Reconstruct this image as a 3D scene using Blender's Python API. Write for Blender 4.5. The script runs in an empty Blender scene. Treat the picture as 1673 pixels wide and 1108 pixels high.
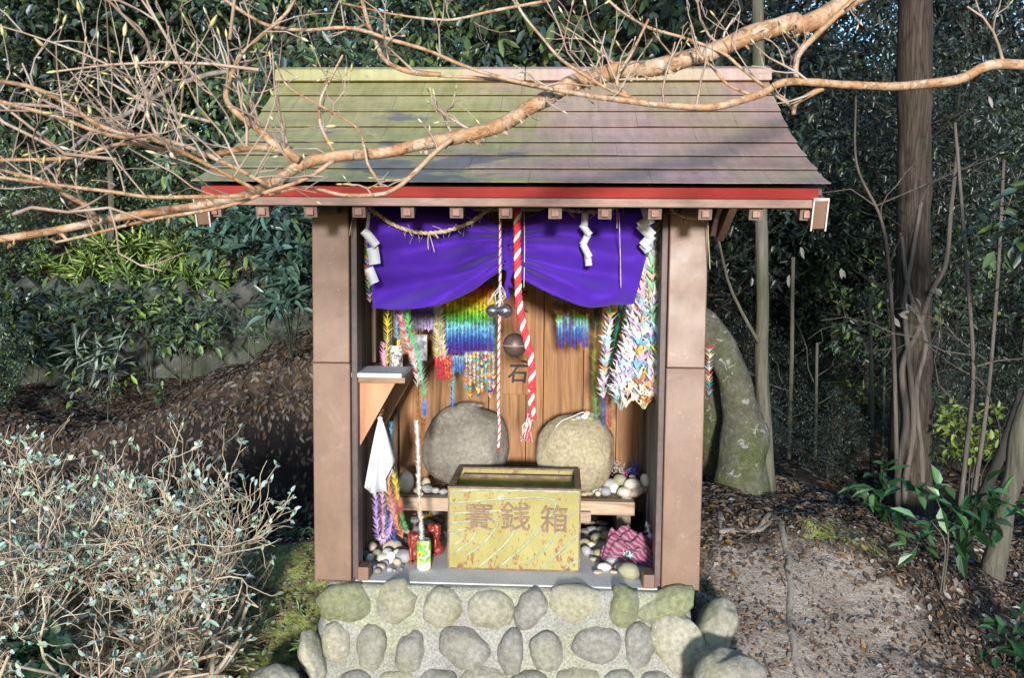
import bpy, bmesh, math, random
import numpy as np
from mathutils import Vector, Matrix, noise as mnoise
R = math.radians
rng = np.random.default_rng(11); random.seed(11)
scene = bpy.context.scene
COL = scene.collection

# ------------------------------------------------------------------ camera, sky, sun, exposure
CX, CY, CZ, PITCH, YAW, ROLL, FPX = 0.196, -3.281, 1.188, .085, .054, .009, 1500.
fw = np.array([-math.sin(YAW)*math.cos(PITCH), math.cos(YAW)*math.cos(PITCH), -math.sin(PITCH)])
rt = np.array([math.cos(YAW), math.sin(YAW), 0.]); up = np.cross(rt, fw)
cr, sr = math.cos(ROLL), math.sin(ROLL)
cam = bpy.data.cameras.new('camera'); camo = bpy.data.objects.new('camera', cam); COL.objects.link(camo)
rt2 = rt*cr + up*sr
up2 = -rt*sr + up*cr
camo.matrix_world = Matrix(((rt2[0], up2[0], -fw[0], CX), (rt2[1], up2[1], -fw[1], CY), (rt2[2], up2[2], -fw[2], CZ), (0, 0, 0, 1)))
cam.sensor_width = 36; cam.lens = FPX/1673*36; cam.clip_end = 500; cam.clip_start = .05
cam.dof.use_dof = True; cam.dof.focus_distance = 3.5; cam.dof.aperture_fstop = 11
scene.camera = camo
SUN_EL, SUN_STR, SKY_STR, EXPO = 8.0, 2.3, 0.15, 1.6
SDX = -0.055                                    # the light travels from behind the camera into the shrine
w = bpy.data.worlds.new('World'); scene.world = w; w.use_nodes = True
nt = w.node_tree; sky = nt.nodes.new('ShaderNodeTexSky'); sky.sky_type = 'NISHITA'; sky.sun_disc = False
sky.sun_elevation = R(SUN_EL); sky.sun_rotation = math.pi + math.atan(-SDX)
sky.air_density = 1.0; sky.dust_density = .3; sky.ozone_density = 3.0
nt.links.new(sky.outputs[0], nt.nodes['Background'].inputs[0]); nt.nodes['Background'].inputs[1].default_value = SKY_STR
sl = bpy.data.lights.new('sun', 'SUN'); sl.energy = SUN_STR; sl.angle = R(4.5); sl.color = (1, .975, .955)
so = bpy.data.objects.new('sun', sl); COL.objects.link(so)
so.rotation_euler = Vector((SDX, 1, -math.tan(R(SUN_EL)))).to_track_quat('-Z', 'Y').to_euler()
vs = scene.view_settings; vs.view_transform = 'Standard'; vs.look = 'None'; vs.exposure = EXPO; vs.gamma = 1; vs.use_curve_mapping = False

# ------------------------------------------------------------------ where a pixel of the photo meets a plane at a real depth
CP = np.array([CX, CY, CZ])
def ray(x, y):
    a, b = x-836.5, y-554.
    a, b = a*cr+b*sr, -a*sr+b*cr
    return fw + rt*a/FPX - up*b/FPX
def at(x, y, Y): d = ray(x, y); return CP + d*(Y-CY)/d[1]
def atz(x, y, Z): d = ray(x, y); return CP + d*(Z-CZ)/d[2]
def mpp(Y): return (Y-CY)/FPX                   # metres per photo pixel at depth Y

# ------------------------------------------------------------------ materials
MATS = {}
class NT:
    def __init__(s, name):
        s.m = bpy.data.materials.new(name); s.m.use_nodes = True; s.t = s.m.node_tree
        s.b = s.t.nodes['Principled BSDF']; MATS[name] = s.m
    def n(s, typ, **kw):
        o = s.t.nodes.new('ShaderNode'+typ)
        for k, v in kw.items():
            if k in o.inputs: s.set(o.inputs[k], v)
            else: setattr(o, k, v)
        return o
    def set(s, inp, v):
        if hasattr(v, 'is_output'): s.t.links.new(v, inp)
        elif isinstance(v, (tuple, list)) and len(v) == 3 and inp.type == 'RGBA': inp.default_value = (*v, 1)
        else: inp.default_value = v
    def coord(s, scale=(1, 1, 1), rnd=True, rot=(0, 0, 0)):
        tc = s.n('TexCoord').outputs['Object']
        if rnd:
            oi = s.n('ObjectInfo').outputs['Random']
            ml = s.n('Math', operation='MULTIPLY'); s.set(ml.inputs[0], oi); ml.inputs[1].default_value = 37.
            ad = s.n('VectorMath', operation='ADD'); s.set(ad.inputs[0], tc); s.set(ad.inputs[1], ml.outputs[0]); tc = ad.outputs[0]
        mp = s.n('Mapping'); s.set(mp.inputs['Vector'], tc); mp.inputs['Scale'].default_value = scale; mp.inputs['Rotation'].default_value = rot
        return mp.outputs[0]
    def noise(s, vec, scale, detail=4, rough=.55, dist=0):
        o = s.n('TexNoise'); s.set(o.inputs['Vector'], vec); o.inputs['Scale'].default_value = scale
        o.inputs['Detail'].default_value = detail; o.inputs['Roughness'].default_value = rough; o.inputs['Distortion'].default_value = dist
        return o.outputs['Fac']
    def ramp(s, fac, stops, interp='LINEAR'):
        o = s.n('ValToRGB'); s.set(o.inputs[0], fac); e = o.color_ramp.elements; o.color_ramp.interpolation = interp
        while len(e) < len(stops): e.new(.5)
        for i, (p, c) in enumerate(stops):
            e[i].position = p; e[i].color = (c, c, c, 1) if isinstance(c, (int, float)) else (*c, 1)
        return o.outputs[0]
    def mix(s, fac, a, b, blend='MIX'):
        o = s.n('Mix', data_type='RGBA', blend_type=blend); s.set(o.inputs[0], fac); s.set(o.inputs[6], a); s.set(o.inputs[7], b)
        return o.outputs[2]
    def math(s, op, a, b=0., clamp=False):
        o = s.n('Math', operation=op, use_clamp=clamp); s.set(o.inputs[0], a); s.set(o.inputs[1], b); return o.outputs[0]
    def vary(s, col, lo=.85, hi=1.15):
        f = s.n('MapRange'); s.set(f.inputs[0], s.n('ObjectInfo').outputs['Random']); f.inputs[3].default_value = lo; f.inputs[4].default_value = hi
        o = s.n('VectorMath', operation='SCALE'); s.set(o.inputs[0], col); s.set(o.inputs['Scale'], f.outputs[0]); return o.outputs[0]
    def bump(s, h, strength=.3, dist=.005, prev=None):
        o = s.n('Bump'); s.set(o.inputs['Height'], h); o.inputs['Strength'].default_value = strength; o.inputs['Distance'].default_value = dist
        if prev is not None: s.set(o.inputs['Normal'], prev)
        return o.outputs[0]
    def out(s, col, rough=.7, normal=None, metal=0., spec=.5, **kw):
        s.set(s.b.inputs['Base Color'], col); s.set(s.b.inputs['Roughness'], rough); s.set(s.b.inputs['Metallic'], metal)
        s.b.inputs['Specular IOR Level'].default_value = spec
        if normal is not None: s.set(s.b.inputs['Normal'], normal)
        for k, v in kw.items(): s.set(s.b.inputs[k.replace('_', ' ')], v)
        return s.m

def mottled(name, c1, c2, scale=6., rough=.75, bs=60., bstr=.3, bd=.004, c3=None, lo=.35, hi=.68, spec=.4, rnd=True, vary=(.88, 1.12), stretch=(1, 1, 1)):
    k = NT(name); v = k.coord(stretch, rnd)
    st = [(lo, c1), (hi, c2)] if c3 is None else [(lo, c1), ((lo+hi)/2, c2), (hi, c3)]
    c = k.ramp(k.noise(v, scale, 6, .62), st)
    fine = k.noise(v, bs, 4, .6)
    c = k.mix(.35, c, k.ramp(fine, [(.3, .25), (.7, .85)]), 'OVERLAY')
    return k.out(k.vary(c, *vary), rough, k.bump(fine, bstr, bd), spec=spec)

def wood(name, c1, c2, c3, gs=(28, 28, 1.6), rough=.7, knots=True):
    k = NT(name); v = k.coord(gs)
    g = k.noise(v, 1.6, 7, .65, 1.2)
    c = k.ramp(g, [(.3, c1), (.5, c2), (.72, c3)])
    wide = k.noise(k.coord((3, 3, .7)), 1.2, 3)
    c = k.mix(.5, c, k.ramp(wide, [(.3, .28), (.7, .75)]), 'OVERLAY')
    if knots:
        vo = k.n('TexVoronoi'); k.set(vo.inputs['Vector'], k.coord((5.5, 5.5, 2.6))); vo.inputs['Scale'].default_value = 1.
        c = k.mix(k.ramp(vo.outputs['Distance'], [(.05, 1.), (.14, 0.)]), c, tuple(x*.25 for x in c1))
    return k.out(k.vary(c, .82, 1.15), rough, k.bump(g, .25, .003), spec=.35)

def vcol(name, rough=.5, spec=.4, vary=None):
    k = NT(name); a = k.n('Attribute', attribute_name='col').outputs['Color']
    if vary: a = k.vary(a, *vary)
    return k.out(a, rough, None, spec=spec)

# roof sheet: brown-mauve enamel with moss film, scuffed grey patches
k = NT('roof_enamel'); v = k.coord(rnd=False)
base = k.ramp(k.noise(v, 1.6, 5, .5), [(.35, (.33, .20, .165)), (.5, (.34, .235, .18)), (.65, (.39, .235, .25))])
sep = k.n('SeparateXYZ'); k.set(sep.inputs[0], v)
gl = k.math('ADD', k.math('MULTIPLY', sep.outputs[0], -.5), k.math('MULTIPLY', k.noise(v, 1.3, 5, .6, .6), 1.3))
gl = k.math('ADD', gl, k.math('MULTIPLY', sep.outputs[2], .14))
gl = k.math('ADD', gl, k.math('MULTIPLY', k.math('SUBTRACT', k.noise(v, 11, 7, .75), .5), .5))
green = k.ramp(gl, [(.86, 0.), (1.06, 1.)])
c = k.mix(k.math('MULTIPLY', green, .85), base, k.ramp(k.noise(v, 9, 5), [(.3, (.20, .205, .06)), (.7, (.31, .30, .115))]))
g2 = k.ramp(k.noise(k.coord((1, 1, 1), False, (0, 0, 2.)), 1.9, 4, .5), [(.52, 0.), (.64, .6)])
c = k.mix(g2, c, (.29, .25, .13))
gp = k.math('ADD', k.noise(k.coord((1.1, 2.2, 2.2), False), 2.6, 3, .5), k.math('MULTIPLY', k.math('ABSOLUTE', k.math('ADD', sep.outputs[0], .45)), -.22))
gp = k.math('ADD', gp, k.math('MULTIPLY', k.math('SUBTRACT', 1.62, sep.outputs[2]), .35))
c = k.mix(k.ramp(gp, [(.56, 0.), (.60, .75)]), c, (.10, .095, .125))
streak = k.noise(k.coord((14, 2.2, 2.2), False), 2.5, 6, .7)
c = k.mix(.5, c, k.ramp(streak, [(.3, .32), (.7, .7)]), 'OVERLAY')
spk = k.ramp(k.noise(v, 95, 2, .5), [(.70, 0.), (.76, .55)]); c = k.mix(spk, c, (.07, .065, .05))
rs_ = k.ramp(k.noise(k.coord((3, 30, 30), False), 3.5, 7, .75), [(.62, 0.), (.70, .6)]); c = k.mix(rs_, c, (.15, .085, .055))
gr_ = k.noise(k.coord((1, 1, 1), False, (1., .3, 2.)), 24, 7, .75); c = k.mix(k.ramp(gr_, [(.58, 0.), (.66, .5)]), c, (.13, .125, .085))
k.out(k.vary(c, .80, .90), k.ramp(k.noise(v, 14, 4), [(.3, .42), (.7, .65)]), k.bump(k.noise(v, 30, 4), .12, .003), spec=.45)

# painted sheet metal of the posts
k = NT('post_enamel'); v = k.coord()
c = k.ramp(k.noise(v, 2.4, 5, .55), [(.3, (.130, .070, .040)), (.52, (.155, .086, .052)), (.72, (.165, .097, .068))])
sc = k.noise(k.coord((5, 5, 3)), 2.5, 7, .75)
c = k.mix(.5, c, k.ramp(sc, [(.3, .3), (.7, .72)]), 'OVERLAY')
dots = k.ramp(k.noise(v, 150, 2, .4), [(.735, 0.), (.77, .75)])
c = k.mix(dots, c, (.42, .36, .33))
c = k.mix(k.ramp(k.noise(v, 5, 6, .75, 1.5), [(.58, 0.), (.70, .5)]), c, (.25, .18, .165))
c = k.mix(k.ramp(k.noise(k.coord((9, 9, 1.2)), 2.5, 7, .75), [(.6, 0.), (.72, .45)]), c, (.085, .05, .036))
k.out(c, k.ramp(k.noise(v, 8, 4), [(.3, .38), (.7, .6)]), k.bump(k.noise(v, 9, 3), .08, .004), spec=.5)
mottled('dark_frame', (.05, .033, .03), (.085, .055, .05), 5, .55, 50, .15)
mottled('rafter_enamel', (.12, .075, .055), (.19, .13, .10), 14, .6, 80, .2)
mottled('cap_enamel', (.22, .10, .065), (.28, .15, .11), 14, .6, 80, .2)
mottled('pale_edge', (.34, .29, .27), (.50, .44, .42), 20, .6, 80, .2)
k = NT('red_enamel'); v = k.coord()
c = k.ramp(k.noise(v, 6, 5), [(.3, (.20, .016, .012)), (.7, (.26, .030, .024))])
c = k.mix(k.ramp(k.noise(k.coord((4, 20, 20)), 8, 6, .7), [(.68, 0.), (.74, .45)]), c, (.30, .13, .11))
k.out(c, .75, k.bump(k.noise(v, 40, 4), .15, .003), spec=.15)
mottled('fascia_brown', (.15, .085, .06), (.24, .15, .105), 9, .6, 70, .2, stretch=(.3, 1, 1))
wood('back_wood', (.125, .052, .018), (.25, .122, .048), (.35, .19, .085))
wood('side_wood', (.060, .040, .026), (.125, .088, .060), (.21, .165, .125), gs=(40, 40, 1.2), knots=False)
wood('grey_wood', (.075, .066, .062), (.155, .135, .125), (.25, .225, .21), gs=(40, 40, 1.2), knots=False)
wood('shelf_wood', (.12, .065, .035), (.20, .115, .065), (.27, .17, .105), gs=(3, 30, 30), knots=False)
wood('ply_wood', (.22, .095, .045), (.30, .145, .075), (.35, .185, .10), gs=(9, 9, 2), knots=False)
wood('stand_wood', (.16, .10, .06), (.30, .21, .14), (.42, .32, .23), gs=(1.6, 28, 28))
wood('pale_wood', (.38, .24, .12), (.52, .36, .20), (.62, .46, .28), gs=(28, 28, 1.6), knots=False)
wood('sign_wood', (.16, .07, .025), (.27, .13, .055), (.34, .18, .085), knots=False)
# concrete and stones with moss film
k = NT('concrete'); v = k.coord(rnd=False)
c = k.ramp(k.noise(v, 4, 7, .65), [(.3, (.17, .16, .14)), (.55, (.255, .245, .215)), (.75, (.34, .33, .295))])
sepn = k.n('SeparateXYZ'); k.set(sepn.inputs[0], v)
mo = k.ramp(k.noise(k.coord((1, 1, 1), False), 3.2, 6, .65), [(.46, 0.), (.66, .6)])
c = k.mix(mo, c, k.ramp(k.noise(v, 18, 4), [(.3, (.17, .175, .075)), (.7, (.30, .30, .17))]))
c = k.mix(k.ramp(k.noise(v, 7, 3, .5), [(.68, 0.), (.74, .5)]), c, (.34, .24, .05))
sp = k.noise(v, 130, 3, .6); c = k.mix(.5, c, k.ramp(sp, [(.3, .15), (.5, .5), (.72, .92)]), 'OVERLAY')
k.out(c, .9, k.bump(k.noise(v, 26, 6, .7), .6, .012, k.bump(sp, .6, .005)), spec=.25)
k = NT('slab'); v = k.coord(rnd=False)
c = k.ramp(k.noise(v, 5, 6, .6), [(.3, (.50, .47, .43)), (.55, (.60, .57, .53)), (.75, (.67, .645, .61))])
c = k.mix(k.ramp(k.noise(v, 2.5, 5, .6), [(.55, 0.), (.75, .4)]), c, (.30, .28, .22))
sp = k.noise(v, 160, 3, .6); c = k.mix(.5, c, k.ramp(sp, [(.3, .25), (.7, .8)]), 'OVERLAY')
k.out(c, .9, k.bump(sp, .3, .003), spec=.25)
def stone(name, a, b, cm, moss=.5, sc=7, bs=55):
    k = NT(name); v = k.coord()
    c = k.ramp(k.noise(v, sc, 6, .65), [(.3, a), (.7, b)])
    c = k.mix(k.ramp(k.noise(v, sc*.6, 5, .6), [(.52-.25*moss, 0.), (.72-.2*moss, .3+.6*moss)]), c, cm)
    f = k.noise(v, bs, 5, .7); c = k.mix(.6, c, k.ramp(f, [(.3, .2), (.5, .5), (.72, .85)]), 'OVERLAY')
    c = k.mix(k.ramp(k.noise(v, bs*1.3, 2, .5), [(.72, 0.), (.76, .6)]), c, (.5, .5, .46))
    return k.out(k.vary(c, .8, 1.15), .8, k.bump(k.noise(v, 18, 6, .65), .5, .014, k.bump(f, .5, .004)), spec=.3)
stone('platform_stone', (.19, .175, .135), (.30, .275, .22), (.23, .22, .12), .55)
stone('mossy_stone', (.15, .148, .11), (.25, .245, .185), (.185, .195, .085), .8)
stone('dark_stone', (.145, .135, .115), (.245, .23, .20), (.16, .16, .09), .4)
stone('round_stone_grey', (.13, .115, .092), (.235, .21, .175), (.28, .25, .185), .35, 6, 60)
stone('round_stone_tan', (.22, .18, .115), (.33, .28, .195), (.25, .23, .13), .4, 4, 70)
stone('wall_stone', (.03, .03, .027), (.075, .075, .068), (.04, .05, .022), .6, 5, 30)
for nm, a, b in (('pebble_pale', (.40, .37, .31), (.54, .50, .43)), ('pebble_grey', (.22, .22, .215), (.33, .33, .325)), ('pebble_tan', (.34, .27, .19), (.45, .37, .28)), ('pebble_dark', (.12, .115, .105), (.21, .20, .18)), ('pebble_white', (.58, .57, .55), (.68, .67, .65)), ('pebble_olive', (.20, .19, .11), (.30, .29, .18))):
    mottled(nm, a, b, 22, .6, 220, .15, .002)
# yellow enamel with rust
k = NT('yellow_enamel'); v = k.coord(rnd=False)
c = k.ramp(k.noise(v, 6, 5, .6), [(.3, (.21, .175, .042)), (.55, (.265, .23, .065)), (.75, (.30, .27, .105))])
seb = k.n('SeparateXYZ'); k.set(seb.inputs[0], v)
low = k.math('MULTIPLY', k.math('SUBTRACT', .10, seb.outputs[2]), 1.2, True)
ro = k.math('ADD', k.noise(k.coord((1, 1, .55), False), 26, 7, .72), k.math('MULTIPLY', low, .9))
rust = k.ramp(k.noise(v, 60, 5), [(.3, (.10, .035, .015)), (.7, (.25, .11, .045))])
c = k.mix(k.ramp(ro, [(.53, 0.), (.68, .6)]), c, (.29, .175, .04))
c = k.mix(k.ramp(ro, [(.60, 0.), (.635, .95)]), c, rust)
c = k.mix(k.ramp(k.noise(k.coord((1, 1, .5), False, (.5, .7, .2)), 95, 2, .5), [(.635, 0.), (.665, .9)]), c, rust)
k.out(c, .55, k.bump(ro, .3, .003), spec=.4)
k = NT('rusty_edge'); v = k.coord()
c = k.ramp(k.noise(v, 30, 6, .7), [(.3, (.075, .045, .03)), (.5, (.16, .10, .06)), (.7, (.25, .19, .07))])
k.out(c, .8, k.bump(k.noise(v, 80, 4), .4, .003))
k = NT('yellow_inside'); v = k.coord()
c = k.ramp(k.noise(v, 16, 6, .7), [(.3, (.20, .13, .03)), (.5, (.32, .25, .055)), (.7, (.38, .32, .09))])
k.out(c, .7)
mottled('groove_grey', (.23, .24, .15), (.32, .33, .23), 30, .6, 100, .2)
mottled('letter_brown', (.15, .085, .05), (.22, .135, .09), 25, .65, 100, .2)
mottled('ink_and_shade', (.012, .011, .01), (.03, .027, .024), 30, .7, 100, .1)
# cloth, rope, paper
k = NT('purple_cloth'); v = k.coord(rnd=False)
c = k.ramp(k.noise(v, 8, 4), [(.3, (.043, .007, .22)), (.7, (.060, .011, .30))])
wv = k.noise(k.coord((900, 900, 900), False), 1., 1)
k.out(c, .75, k.bump(wv, .15, .001, k.bump(k.noise(k.coord((3, 3, 6), False), 4, 3, .5, .6), .18, .012)), spec=.2, Sheen_Weight=.12)
def plain(name, c, rough=.6, var=.12, sc=30, spec=.4, metal=0., bstr=.15, bs=200):
    k = NT(name); v = k.coord(); n = k.noise(v, sc, 4)
    return k.out(k.ramp(n, [(.3, tuple(x*(1-var) for x in c)), (.7, tuple(min(1, x*(1+var)) for x in c))]), rough, k.bump(k.noise(v, bs, 3), bstr, .002), metal, spec)
plain('rope_red', (.62, .035, .045), .75, .25); plain('rope_white', (.70, .62, .56), .8, .12)
plain('straw', (.36, .27, .15), .8, .3, 60); plain('straw_pale', (.50, .39, .23), .8, .2, 60)
plain('paper_white', (.50, .50, .505), .7, .05, 12, .3); plain('cord_white', (.62, .58, .52), .8, .1)
plain('bell_iron', (.095, .062, .055), .45, .25, 25, .5, .35); plain('bell_chrome', (.32, .32, .35), .22, .15, 20, .5, .9)
plain('bell_seam', (.30, .22, .16), .6, .2, 40)
plain('red_clay', (.22, .03, .02), .4, .3, 40, .5, 0, .5, 60); plain('black_plastic', (.02, .02, .022), .4)
plain('tin', (.45, .45, .46), .35, .1, 20, .5, .8); plain('frame_silver', (.42, .42, .40), .4, .1); plain('yellow_pen', (.65, .48, .05), .5)
k = NT('striped_cloth'); v = k.coord(rnd=False)
wv = k.n('TexWave', wave_type='BANDS', bands_direction='DIAGONAL'); k.set(wv.inputs['Vector'], v); wv.inputs['Scale'].default_value = 22; wv.inputs['Distortion'].default_value = 6.; wv.inputs['Detail'].default_value = 1
c = k.ramp(wv.outputs[1], [(.3, (.17, .045, .08)), (.6, (.205, .062, .10)), (.85, (.285, .145, .185))])
k.out(c, .8, k.bump(k.noise(v, 300, 2), .2, .001), spec=.2)
k = NT('can_print'); v = k.coord(rnd=False)
vo = k.n('TexVoronoi'); k.set(vo.inputs['Vector'], v); vo.inputs['Scale'].default_value = 75
pc = k.ramp(vo.outputs['Color'], [(.0, (.08, .38, .05)), (.3, (.70, .50, .04)), (.55, (.75, .68, .5)), (.75, (.12, .45, .07)), (.92, (.65, .10, .04))], 'CONSTANT')
sz = k.n('SeparateXYZ'); k.set(sz.inputs[0], v)
c = k.mix(k.ramp(k.math('ADD', sz.outputs[2], k.math('MULTIPLY', k.noise(v, 25, 2), .03)), [(.045, 1.), (.052, 0.)]), pc, k.mix(k.ramp(vo.outputs['Color'], [(.3, 0.), (.31, .8)]), (.72, .50, .05), (.76, .72, .55)))
c = k.mix(k.ramp(sz.outputs[2], [(.112, 0.), (.114, 1.)], 'CONSTANT'), c, (.06, .34, .05))
k.out(c, .3, None, .0, .5)
k = NT('mug_print'); v = k.coord(rnd=False)
c = k.ramp(k.noise(v, 38, 4, .6, 2.), [(.42, (.10, .09, .09)), (.5, (.42, .36, .34)), (.56, (.66, .64, .64))]); k.out(c, .3)
k = NT('note_print'); v = k.coord(rnd=False)
c = k.ramp(k.noise(k.coord((1.2, 6, 1), False), 45, 3, .6), [(.42, (.30, .30, .36)), (.55, (.62, .62, .66))]); k.out(c, .7)
# foliage, bark, ground
vcol('leaf_gloss', .40, .5, (.65, 1.5)); vcol('leaf_soft', .5, .35); vcol('paper_fold', .65, .3); vcol('dry_leaf', .75, .25); vcol('bud', .6, .3)
def bark(name, a, b, c3, cm=None, sx=(16, 16, 2.5), moss=.4, rough=.85, bstr=.6):
    k = NT(name); v = k.coord(sx)
    f = k.noise(v, 1.4, 7, .68, .8)
    c = k.ramp(f, [(.3, a), (.5, b), (.7, c3)])
    if cm: c = k.mix(k.ramp(k.noise(k.coord((1, 1, .6)), 4, 5, .6), [(.45, 0.), (.65, moss)]), c, cm)
    fine = k.noise(k.coord(), 70, 4, .6)
    return k.out(c, rough, k.bump(f, bstr, .02, k.bump(fine, .4, .004)), spec=.25)
k = NT('bark_cedar'); v = k.coord((34, 34, 2.6))
f = k.noise(v, 1.1, 8, .7, .5); vo = k.n('TexVoronoi', feature='DISTANCE_TO_EDGE'); k.set(vo.inputs['Vector'], k.coord((46, 46, 3.2))); vo.inputs['Scale'].default_value = .9
c = k.ramp(f, [(.3, (.022, .015, .011)), (.5, (.05, .035, .026)), (.7, (.095, .072, .056))])
ck = k.ramp(vo.outputs['Distance'], [(.0, 1.), (.12, 0.)]); c = k.mix(k.math('MULTIPLY', ck, .75), c, (.012, .009, .007))
c = k.mix(k.ramp(k.noise(k.coord((1, 1, .6)), 5, 6, .7), [(.5, 0.), (.62, .55)]), c, (.05, .055, .028))
k.out(c, .9, k.bump(ck, -.8, .02, k.bump(f, .8, .02)), spec=.2)
k = NT('bark_mossy'); v = k.coord()
f = k.noise(v, 12, 8, .72, .4); c = k.ramp(f, [(.3, (.035, .034, .024)), (.5, (.085, .082, .058)), (.68, (.15, .145, .115))])
c = k.mix(k.ramp(k.noise(v, 4.5, 6, .7), [(.45, 0.), (.6, .75)]), c, k.ramp(k.noise(v, 45, 4, .7), [(.3, (.03, .04, .010)), (.7, (.10, .115, .035))]))
c = k.mix(k.ramp(k.noise(v, 22, 4, .6, 1.), [(.62, 0.), (.66, .8)]), c, (.26, .265, .23))
k.out(c, .9, k.bump(k.noise(v, 7, 7, .7), .9, .05, k.bump(k.noise(v, 55, 5, .7), .8, .008)), spec=.2)
bark('bark_grey', (.038, .034, .026), (.085, .078, .056), (.135, .125, .095), (.055, .065, .025), (20, 20, 2), .5)
bark('bark_dark', (.012, .010, .009), (.03, .026, .022), (.055, .048, .04))
bark('bark_vine', (.05, .04, .034), (.09, .073, .06), (.14, .115, .095))
bark('bark_root', (.10, .085, .065), (.19, .165, .135), (.28, .25, .21), None, (10, 10, 10))
k = NT('bark_orange'); v = k.coord((1, 1, 1), False)
c = k.ramp(k.noise(v, 16, 6, .65, .8), [(.3, (.23, .105, .042)), (.45, (.31, .165, .075)), (.56, (.35, .235, .145)), (.7, (.42, .345, .275))])
f = k.noise(v, 70, 5, .7); c = k.mix(.5, c, k.ramp(f, [(.3, .2), (.7, .85)]), 'OVERLAY')
vo = k.n('TexVoronoi', feature='F1'); k.set(vo.inputs['Vector'], v); vo.inputs['Scale'].default_value = 42; vo.inputs['Randomness'].default_value = 1.
pe = k.ramp(k.noise(v, 30, 5, .7, 1.2), [(.54, 0.), (.58, .7)]); c = k.mix(pe, c, k.ramp(vo.outputs['Color'], [(.3, (.20, .085, .035)), (.7, (.46, .36, .27))]))
c = k.mix(k.ramp(k.noise(v, 46, 3, .5), [(.66, 0.), (.70, .75)]), c, (.12, .055, .03))
k.out(c, .6, k.bump(pe, .7, .004, k.bump(f, .6, .004)), spec=.35)
k = NT('twig_brown'); v = k.coord((1, 1, 1), False)
c = k.ramp(k.noise(v, 14, 4), [(.3, (.22, .13, .085)), (.5, (.33, .235, .175)), (.7, (.43, .36, .30))]); k.out(c, .55, None, spec=.4)
k = NT('twig_tan'); v = k.coord((1, 1, 1), False)
c = k.ramp(k.noise(v, 12, 5), [(.3, (.24, .175, .11)), (.5, (.38, .295, .205)), (.7, (.50, .42, .325))])
k.out(c, .75, k.bump(k.noise(v, 150, 3), .3, .002), spec=.3)
# ground: pale trodden earth, leaf mould, moss; masks come with the mesh
k = NT('earth'); v = k.coord(rnd=False)
ma = k.n('Attribute', attribute_name='col'); sm = k.n('SeparateColor'); k.set(sm.inputs[0], ma.outputs['Color'])
mould = k.ramp(k.noise(v, 14, 7, .7), [(.3, (.014, .010, .008)), (.5, (.045, .030, .021)), (.7, (.095, .070, .052))])
path = k.ramp(k.noise(v, 5, 7, .65), [(.3, (.165, .13, .10)), (.55, (.27, .225, .185)), (.75, (.36, .315, .27))])
moss = k.ramp(k.noise(v, 30, 6, .7), [(.3, (.13, .14, .04)), (.50, (.23, .26, .07)), (.62, (.31, .33, .12)), (.74, (.40, .36, .27))])
shaded = k.ramp(k.noise(v, 9, 5, .6), [(.3, (.006, .005, .005)), (.7, (.02, .016, .014))])  # damp ditch soil, blackened further to stand for the hollow's shade
edge = k.math('MULTIPLY', k.math('SUBTRACT', k.noise(v, 9, 6, .7), .5), 1.1)
def mk(ch): return k.ramp(k.math('ADD', sm.outputs[ch], edge), [(.38, 0.), (.62, 1.)])
c = k.mix(mk(0), mould, path); c = k.mix(mk(1), c, moss); c = k.mix(mk(2), c, shaded)
f = k.noise(v, 90, 5, .7); c = k.mix(.6, c, k.ramp(f, [(.3, .2), (.7, .85)]), 'OVERLAY')
k.out(c, .95, k.bump(k.noise(v, 22, 6, .7), .8, .03, k.bump(f, .6, .006)), spec=.15)

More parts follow.
